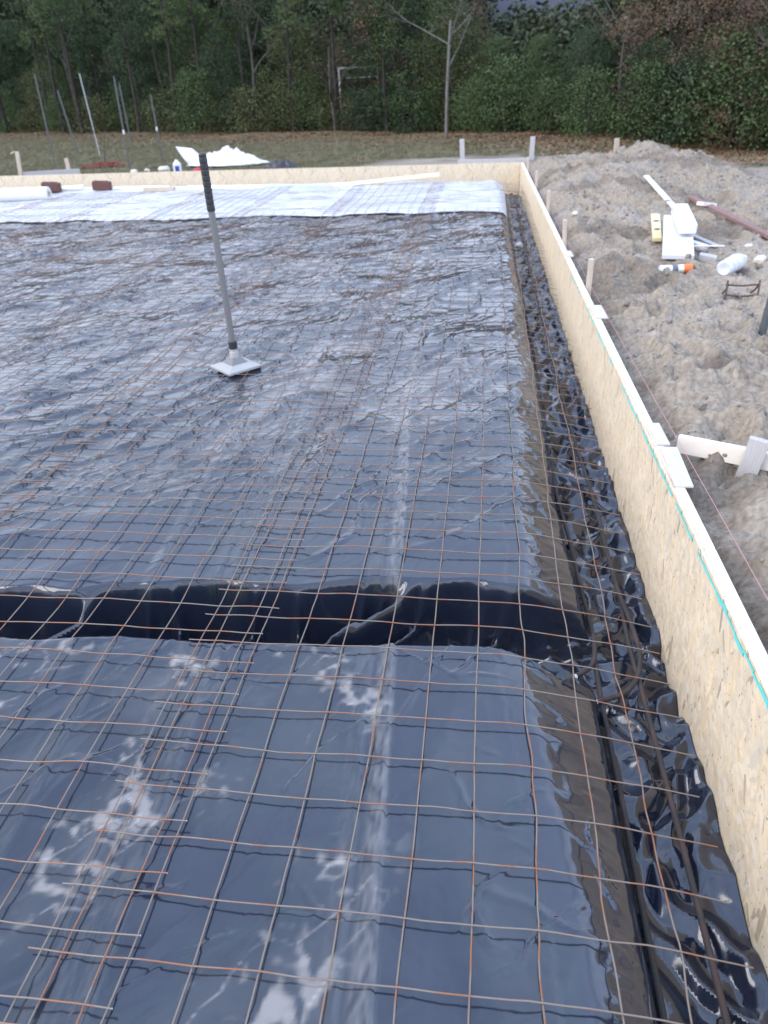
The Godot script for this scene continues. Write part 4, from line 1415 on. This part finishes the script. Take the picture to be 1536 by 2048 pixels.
func name_by_place() -> void:   # each plant of a kind is told from its like by its place from left to right
	var words := ["first", "second", "third", "fourth", "fifth", "sixth", "seventh", "eighth", "ninth", "tenth", "eleventh", "twelfth", "thirteenth", "fourteenth", "fifteenth", "sixteenth", "seventeenth", "eighteenth", "nineteenth", "twentieth"]
	for label in planted:
		var list: Array = planted[label]
		list.sort_custom(func(a, b): return a[0] < b[0])
		var n := list.size()
		for k in n:
			var where: String = words[k] + " from the left" if k < (n + 1) / 2 else words[n - 1 - k] + " from the right"
			if n > 1: list[k][1].set_meta("label", label + ", " + where)

func build_wood() -> void:
	var g := RandomNumberGenerator.new()
	g.seed = 4021
	var green := Color(0.062, 0.094, 0.036)
	var dark := Color(0.040, 0.064, 0.031)
	var olive := Color(0.078, 0.088, 0.038)
	var rust := Color(0.115, 0.078, 0.05)
	var tan := Color(0.16, 0.115, 0.07)
	var pines := [pine_meshes(1, 6.6, 1.4, green), pine_meshes(2, 6.0, 0.5, green * 0.9), pine_meshes(3, 7.0, 2.6, Color(0.095, 0.128, 0.048)), pine_meshes(4, 4.6, 0.25, Color(0.09, 0.135, 0.045))]
	var broads := [broad_meshes(11, 4.2, 1.5, dark, 270, 80, 0.058), broad_meshes(12, 5.2, 1.7, green, 280, 80, 0.058), broad_meshes(13, 3.4, 1.5, olive, 230, 76, 0.056), broad_meshes(14, 5.6, 1.9, dark * 1.1, 310, 80, 0.06)]
	var browns := [broad_meshes(21, 6.5, 1.8, rust, 0, 34, 0.085, true), broad_meshes(22, 7.5, 2.0, tan, 0, 22, 0.08, true, Color(0.12, 0.11, 0.10)), broad_meshes(23, 5.5, 1.7, rust * 0.85, 150, 34, 0.08)]
	var bares := [broad_meshes(31, 8.5, 2.0, tan, 0, 2, 0.08, true, Color(0.17, 0.155, 0.145)), broad_meshes(32, 6.5, 2.0, rust, 0, 3, 0.09, true, Color(0.12, 0.11, 0.10))]
	bend = 0.05
	var pale := broad_meshes(33, 9.0, 1.0, tan, 0, 2, 0.08, true, Color(0.26, 0.25, 0.25))
	bend = 0.16
	var poles := [pine_meshes(51, 7.0, 4.2, green), pine_meshes(52, 6.6, 3.4, green * 0.8), pine_meshes(53, 7.4, 3.8, Color(0.095, 0.128, 0.048))]
	var shrubs := [broad_meshes(41, 1.5, 0.95, dark, 105, 44, 0.062), broad_meshes(42, 1.2, 0.9, olive, 90, 42, 0.058), broad_meshes(43, 1.7, 0.9, green, 105, 44, 0.062)]
	var dirv := Vector2(0.83, 0.56)
	# low cover along the edge of the wood
	var x := -30.0
	while x < 13.0:
		var z := wood_edge(x) - g.randf_range(0.2, 1.5)
		var k := g.randi() % 3
		plant("undergrowth_shrub", shrubs[k], gp(x, z), g.randf() * TAU, g.randf_range(0.75, 1.35), ["dark evergreen shrub low along the edge of the wood", "olive leafy shrub low along the edge of the wood", "green leafy shrub low along the edge of the wood"][k], "shrub", "shrubs along the edge of the wood")
		x += g.randf_range(0.75, 1.25) * (1.0 if x > -12.0 else 1.35)
	# evergreens close behind
	x = -31.0
	while x < 14.0:
		var z := wood_edge(x) - g.randf_range(1.2, 3.0)
		var gap := x > -0.2 and x < 3.4
		var k := g.randi() % 4
		if gap and k == 3: k = 2
		var sc := g.randf_range(0.75, 1.15) * (0.62 if gap else (0.66 if x > 3.4 else 1.0))
		plant("evergreen_tree", broads[k], gp(x, z), g.randf() * TAU, sc, ["dark bushy evergreen behind the shrubs of the wood", "mid green bushy evergreen behind the shrubs of the wood", "olive bushy evergreen behind the shrubs of the wood", "tall dark bushy evergreen behind the shrubs of the wood"][k], "tree", "bushy evergreens in the wood")
		x += g.randf_range(1.1, 1.9) * (0.8 if x > -2.0 else 1.1)
	# pines, thickest to the left
	x = -33.0
	while x < 13.0:
		var z := wood_edge(x) - g.randf_range(2.0, 7.0)
		var gap := x > 0.0 and x < 3.8
		if not gap:
			var k := g.randi() % 4
			plant("pine_tree", pines[k], gp(x, z), g.randf() * TAU, g.randf_range(0.8, 1.1), ["tall pine with branches from head height in the wood", "dense green pine in the wood", "tall pine with a bare lower trunk in the wood", "young bushy pine in the wood"][k], "tree", "pines in the wood")
		x += g.randf_range(0.9, 1.7) * (1.0 if x < -4.0 else 1.5)
	# brown leaved and bare trees, thickest to the right
	for s in [[-2.9, 1.0, 0, 0.9], [-4.2, 1.4, 2, 0.8], [-7.5, 2.0, 1, 0.8], [4.6, 1.2, 0, 0.85], [5.6, 2.2, 1, 1.0], [6.8, 1.4, 0, 1.0], [7.4, 3.0, 1, 1.0], [4.0, 3.4, 1, 0.9], [8.2, 2.0, 2, 1.0], [-0.9, 2.4, 2, 0.7], [-11.0, 2.0, 1, 0.8], [9.4, 2.4, 0, 1.0], [5.0, 4.2, 0, 1.05], [6.2, 4.8, 2, 1.1], [4.4, 2.4, 2, 0.9], [5.2, 3.2, 0, 1.0], [6.0, 3.4, 1, 0.9], [6.9, 2.8, 2, 0.9], [7.8, 4.2, 0, 1.0], [3.6, 2.2, 1, 0.8], [5.8, 1.0, 2, 0.7]]:
		plant("brown_leaved_tree", browns[s[2]], gp(s[0], wood_edge(s[0]) - s[1]), g.randf() * TAU, s[3], ["rust brown leaved tree in the wood", "open tan leaved tree in the wood", "dense dull brown tree in the wood"][s[2]], "tree", "brown leaved trees in the wood")
	plant("bare_tree", pale, gp(-1.40, wood_edge(-1.40) + 0.1), 2.0, 0.9, "slim straight pale trunk standing forward of the wood near the middle", "tree", "")
	# dark pine poles in front of the left of the wood
	for k in 11:
		var px := -24.0 + k * 2.05 + g.randf_range(-0.95, 0.95)
		plant("pine_pole", poles[k % 3], gp(px, wood_edge(px) - g.randf_range(-0.2, 1.6)), g.randf() * TAU, g.randf_range(0.8, 1.1), "slim dark pine trunk at the front of the wood", "tree", "slim pines at the front of the wood")
	for s in [[-15.5, 2.0, 1, 0.9, ""], [-9.6, 1.2, 0, 0.8, ""], [-5.6, 0.5, 1, 0.7, ""], [3.3, 3.6, 0, 0.9, ""], [6.5, 0.9, 0, 0.9, ""], [-19.5, 1.6, 0, 0.9, ""], [7.6, 1.2, 1, 0.9, ""]]:
		plant("bare_tree", bares[s[2]], gp(s[0], wood_edge(s[0]) - s[1]), g.randf() * TAU, s[3], s[4] if s[4] else "nearly bare grey tree among the evergreens", "tree", "" if s[4] else "bare trees in the wood")
	for s in [[3.3, 4.5, 1], [3.9, 5.5, 0], [4.4, 4.6, 3]]:
		plant("pine_tree", pines[s[2]], gp(s[0], wood_edge(s[0]) - s[1]), g.randf() * TAU, 1.0, ["tall pine with branches from head height in the wood", "dense green pine in the wood", "tall pine with a bare lower trunk in the wood", "young bushy pine in the wood"][s[2]], "tree", "pines in the wood")
	name_by_place()
	# the depth of the wood, one mass
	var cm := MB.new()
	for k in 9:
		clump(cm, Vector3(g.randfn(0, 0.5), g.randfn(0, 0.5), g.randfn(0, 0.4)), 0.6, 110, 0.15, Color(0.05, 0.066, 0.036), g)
	var mm := MultiMesh.new()
	mm.transform_format = MultiMesh.TRANSFORM_3D
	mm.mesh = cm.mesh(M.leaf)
	var list := []
	for k in 3000:
		var xx := g.randf_range(-46.0, 22.0)
		var back := g.randf_range(5.0, 15.0)
		var zz := wood_edge(xx) - back
		var top := 1.6 + Vector2(xx, zz).length() * 0.10
		if xx > -1.0 and xx < 5.5: top = 2.2
		var yy := g.randf() * top
		var s := g.randf_range(0.8, 1.5)
		list.append(Transform3D(Basis.from_euler(Vector3(g.randf() * 0.6, g.randf() * TAU, 0)).scaled(Vector3(s, s, s)), Vector3(xx, yy, zz)))
	mm.instance_count = list.size()
	for i in list.size(): mm.set_instance_transform(i, list[i])
	var o := MultiMeshInstance3D.new()
	o.multimesh = mm
	o.name = numbered("deep_wood")
	add_child(o)
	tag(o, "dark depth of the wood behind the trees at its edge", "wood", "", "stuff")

func build_house() -> void:
	# a house beyond the wood, seen through the gap above the low evergreens
	var o := base("house", Vector3(5.0, 0, -46.0), -0.25)
	tag(o, "house with a dark slate roof seen through the gap in the trees", "house")
	var w := MB.new()
	w.box(xf(Vector3(0, 1.7, 0)), Vector3(15.0, 3.8, 8.0), 0.02)
	part("wall", w.mesh(plain(lin(0.30, 0.33, 0.38), 0.8)), o)
	var r := MB.new()
	var e := 8.1
	for s in [-1.0, 1.0]:
		var a := Vector3(-e, 3.5, s * 4.6)
		var b := Vector3(e, 3.5, s * 4.6)
		var c := Vector3(e, 9.2, 0)
		var d := Vector3(-e, 9.2, 0)
		var up := Vector3(0, 0.15, 0)
		r.flat(a + up, b + up, c + up, Vector3(0, 1, s)); r.flat(a + up, c + up, d + up, Vector3(0, 1, s))
		r.flat(a, b, c, Vector3(0, -1, -s)); r.flat(a, c, d, Vector3(0, -1, -s))
		r.flat(a, b, b + up, Vector3(0, 0, s)); r.flat(a, b + up, a + up, Vector3(0, 0, s))
		r.flat(Vector3(s * 7.5, 3.6, -4.0), Vector3(s * 7.5, 3.6, 4.0), Vector3(s * 7.5, 9.1, 0), Vector3(s, 0, 0))
	part("roof", r.mesh(plain(lin(0.05, 0.055, 0.075), 0.85)), o)
	for k in 4:
		var f := MB.new()
		f.box(xf(Vector3(-5.4 + k * 3.6, 2.0, 4.02)), Vector3(1.1, 1.4, 0.08), 0.01)
		var win := part("window", f.mesh(M.can_white), o)
		var p := MB.new()
		p.box(xf(Vector3(-5.4 + k * 3.6, 2.0, 4.065)), Vector3(0.9, 1.2, 0.02), 0.004)
		part("pane", p.mesh(plain(lin(0.03, 0.035, 0.04), 0.1)), win)
	# white frame glimpsed between the trunks
	var q := base("garden_trellis", gp(-4.9, -31.6), 0.45)
	tag(q, "white painted trellis glimpsed between the trunks left of the middle", "trellis")
	for s in [[Vector3(-0.75, 1.0, 0), Vector3(0.05, 2.0, 0.05)], [Vector3(0.75, 1.0, 0), Vector3(0.05, 2.0, 0.05)], [Vector3(0, 2.03, 0), Vector3(1.6, 0.06, 0.06)], [Vector3(0.1, 1.72, 0), Vector3(1.2, 0.04, 0.045)]]:
		var f := MB.new()
		f.box(xf(s[0]), s[1], 0.006)
		part("bar", f.mesh(M.can_white), q)
	var rf := MB.new()
	rf.lathe(xf(Vector3(0.55, 1.55, 0.05), 0, PI / 2), [Vector2(0, 0), Vector2(0.05, 0.0), Vector2(0.05, 0.03), Vector2(0, 0.04)], 12)
	var ro := part("reflector", rf.mesh(M.orange), q)
	ro.set_meta("label", "small orange reflector on the trellis")

func build_grass() -> void:
	var g := RandomNumberGenerator.new()
	g.seed = 99
	for kind in 2:
		var mb := MB.new()
		for k in (9 if kind == 0 else 6):
			var a := g.randf() * TAU
			if kind == 0:
				mb.col = Color(0.12, 0.125, 0.065).lerp(Color(0.26, 0.21, 0.14), g.randf()) * g.randf_range(0.8, 1.2)
				var d := Vector3(cos(a) * 0.5, 1, sin(a) * 0.5).normalized()
				mb.leaf(Vector3(g.randf_range(-0.06, 0.06), -0.01, g.randf_range(-0.06, 0.06)), d, d.cross(Vector3(sin(a), 0.2, 1)).normalized(), g.randf_range(0.04, 0.10), 0.012)
			else:
				mb.col = Color(0.19, 0.105, 0.06) * g.randf_range(0.5, 1.5)
				var d2 := Vector3(cos(a), g.randf_range(-0.1, 0.4), sin(a)).normalized()
				mb.leaf(Vector3(g.randf_range(-0.2, 0.2), 0.015, g.randf_range(-0.2, 0.2)), d2, d2.cross(Vector3.UP).normalized(), 0.09, 0.055)
		var mm := MultiMesh.new()
		mm.transform_format = MultiMesh.TRANSFORM_3D
		mm.mesh = mb.mesh(M.leaf)
		var list := []
		var want := 26000 if kind == 0 else 9000
		var guard := 0
		while list.size() < want and guard < 200000:
			guard += 1
			var x := g.randf_range(-26.0, 9.0)
			var z := 0.0
			if kind == 0:
				z = g.randf_range(-40.0, -16.6)
				if z < wood_edge(x) - 0.3: continue
				var a := n_low.get_noise_2d(x * 0.5, z * 0.5)
				var b := n_mid.get_noise_2d(x * 0.2, z * 0.2)
				var field := smooth(-16.9, -18.0, z + 0.9 * a + 0.5 * b - 0.25 * clampf(-x - 3.0, 0.0, 6.0) + 1.6 * smooth(-5.5, -1.0, x) - 3.0 * smooth(3.2, 4.6, x))
				if field < 0.4 + 0.6 * g.randf() or b < g.randf_range(-0.5, 0.0): continue
			else:
				z = wood_edge(x) + g.randf_range(-2.5, 1.0) + pow(g.randf(), 3.0) * 5.0
			var s := g.randf_range(0.7, 1.3)
			list.append(Transform3D(Basis(Vector3.UP, g.randf() * TAU).scaled(Vector3(s, s, s)), gp(x, z)))
		mm.instance_count = list.size()
		for i in list.size(): mm.set_instance_transform(i, list[i])
		var o := MultiMeshInstance3D.new()
		o.multimesh = mm
		o.name = numbered(["grass", "leaf_litter"][kind])
		add_child(o)
		tag(o, ["thin short winter grass over the field behind the pad", "fallen brown leaves along the edge of the wood"][kind], ["grass", "leaf litter"][kind], "", "stuff")


# a closed deck of thin cloud at dusk, a little brighter towards the low sun on the left
func cloud_sky() -> ImageTexture:
	var f := FastNoiseLite.new()
	f.seed = 606
	f.frequency = 1.5
	f.fractal_octaves = 5
	var w := 512
	var h := 256
	var im := Image.create(w, h, false, Image.FORMAT_RGBF)
	for y in h:
		var th := (y + 0.5) / h * PI
		for x in w:
			var ph := ((x + 0.5) / w - 0.5) * TAU
			var d := Vector3(sin(ph) * sin(th), cos(th), -cos(ph) * sin(th))
			var c := Color(0.30, 0.28, 0.25)
			if d.y > 0.0:
				# the deck is level, so the clouds crowd towards the horizon
				var p := d / (d.y + 0.25)
				var n := f.get_noise_3d(p.x * 1.3, p.z * 1.3, 0.0)
				var k := clampf(pow(1.0 - d.y, 2.0), 0, 1)
				c = Color(0.42, 0.55, 0.84).lerp(Color(0.92, 0.99, 1.14), k)
				c *= (1.0 + 0.55 * n) * (1.0 - 0.30 * d.x)
			im.set_pixel(x, y, Color(c.r, c.g, c.b))
	return ImageTexture.create_from_image(im)


func _ready() -> void:
	rng.seed = 20240
	# ---- camera
	var cam := Camera3D.new()
	cam.name = "camera"
	cam.fov = 69.4
	cam.near = 0.05
	cam.far = 400.0
	cam.position = Vector3(0, 1.685, 0)
	cam.rotation = Vector3(-0.53212, 0.14867, -0.04813)
	var lens := CameraAttributesPhysical.new()
	lens.frustum_focal_length = 17.33
	lens.frustum_focus_distance = 2.3
	lens.exposure_aperture = 2.5
	cam.attributes = lens
	cam.fov = 69.4
	add_child(cam)
	cam.current = true
	# ---- sky, sun and exposure: flat dusk light under cloud
	var we := WorldEnvironment.new()
	we.name = "world_environment"
	var env := Environment.new()
	env.background_mode = Environment.BG_SKY
	var sm := PanoramaSkyMaterial.new()
	sm.panorama = cloud_sky()
	sm.filter = true
	var sky := Sky.new()
	sky.sky_material = sm
	env.sky = sky
	env.tonemap_mode = Environment.TONE_MAPPER_LINEAR
	env.tonemap_exposure = 2.75
	env.sdfgi_enabled = true
	env.ssao_enabled = true
	env.ssil_enabled = true
	we.environment = env
	add_child(we)
	var sun := DirectionalLight3D.new()
	sun.name = "sun"
	sun.light_energy = 0.36
	sun.light_angular_distance = 45.0
	sun.light_color = Color(1.0, 0.97, 0.94)
	sun.shadow_enabled = true
	sun.rotation_degrees = Vector3(-36, -62, 0)
	add_child(sun)
	# ---- noises
	for s in [[n_low, 11, 1.0, 2], [n_mid, 12, 5.0, 3], [n_fine, 13, 28.0, 2], [n_warp, 14, 0.9, 2]]:
		s[0].noise_type = FastNoiseLite.TYPE_SIMPLEX_SMOOTH
		s[0].seed = s[1]
		s[0].frequency = s[2]
		s[0].fractal_octaves = s[3]
	n_fold.noise_type = FastNoiseLite.TYPE_SIMPLEX_SMOOTH
	n_fold.seed = 16
	n_fold.frequency = 5.0
	n_fold.fractal_type = FastNoiseLite.FRACTAL_NONE
	n_cell.noise_type = FastNoiseLite.TYPE_CELLULAR
	n_cell.seed = 15
	n_cell.frequency = 9.0
	n_cell.cellular_return_type = FastNoiseLite.RETURN_DISTANCE
	n_cell.fractal_type = FastNoiseLite.FRACTAL_NONE
	n_facet.noise_type = FastNoiseLite.TYPE_CELLULAR
	n_facet.seed = 18
	n_facet.frequency = 9.0
	n_facet.cellular_return_type = FastNoiseLite.RETURN_DISTANCE2_SUB
	n_facet.cellular_jitter = 1.0
	n_facet.fractal_type = FastNoiseLite.FRACTAL_NONE
	tread()
	materials()
	build_ground()
	build_film()
	build_mesh_sheets()
	build_rebar()
	build_forms()
	build_tamper()
	build_pad_things()
	build_field_things()
	build_spoil_things()
	build_house()
	build_wood()
	build_grass()
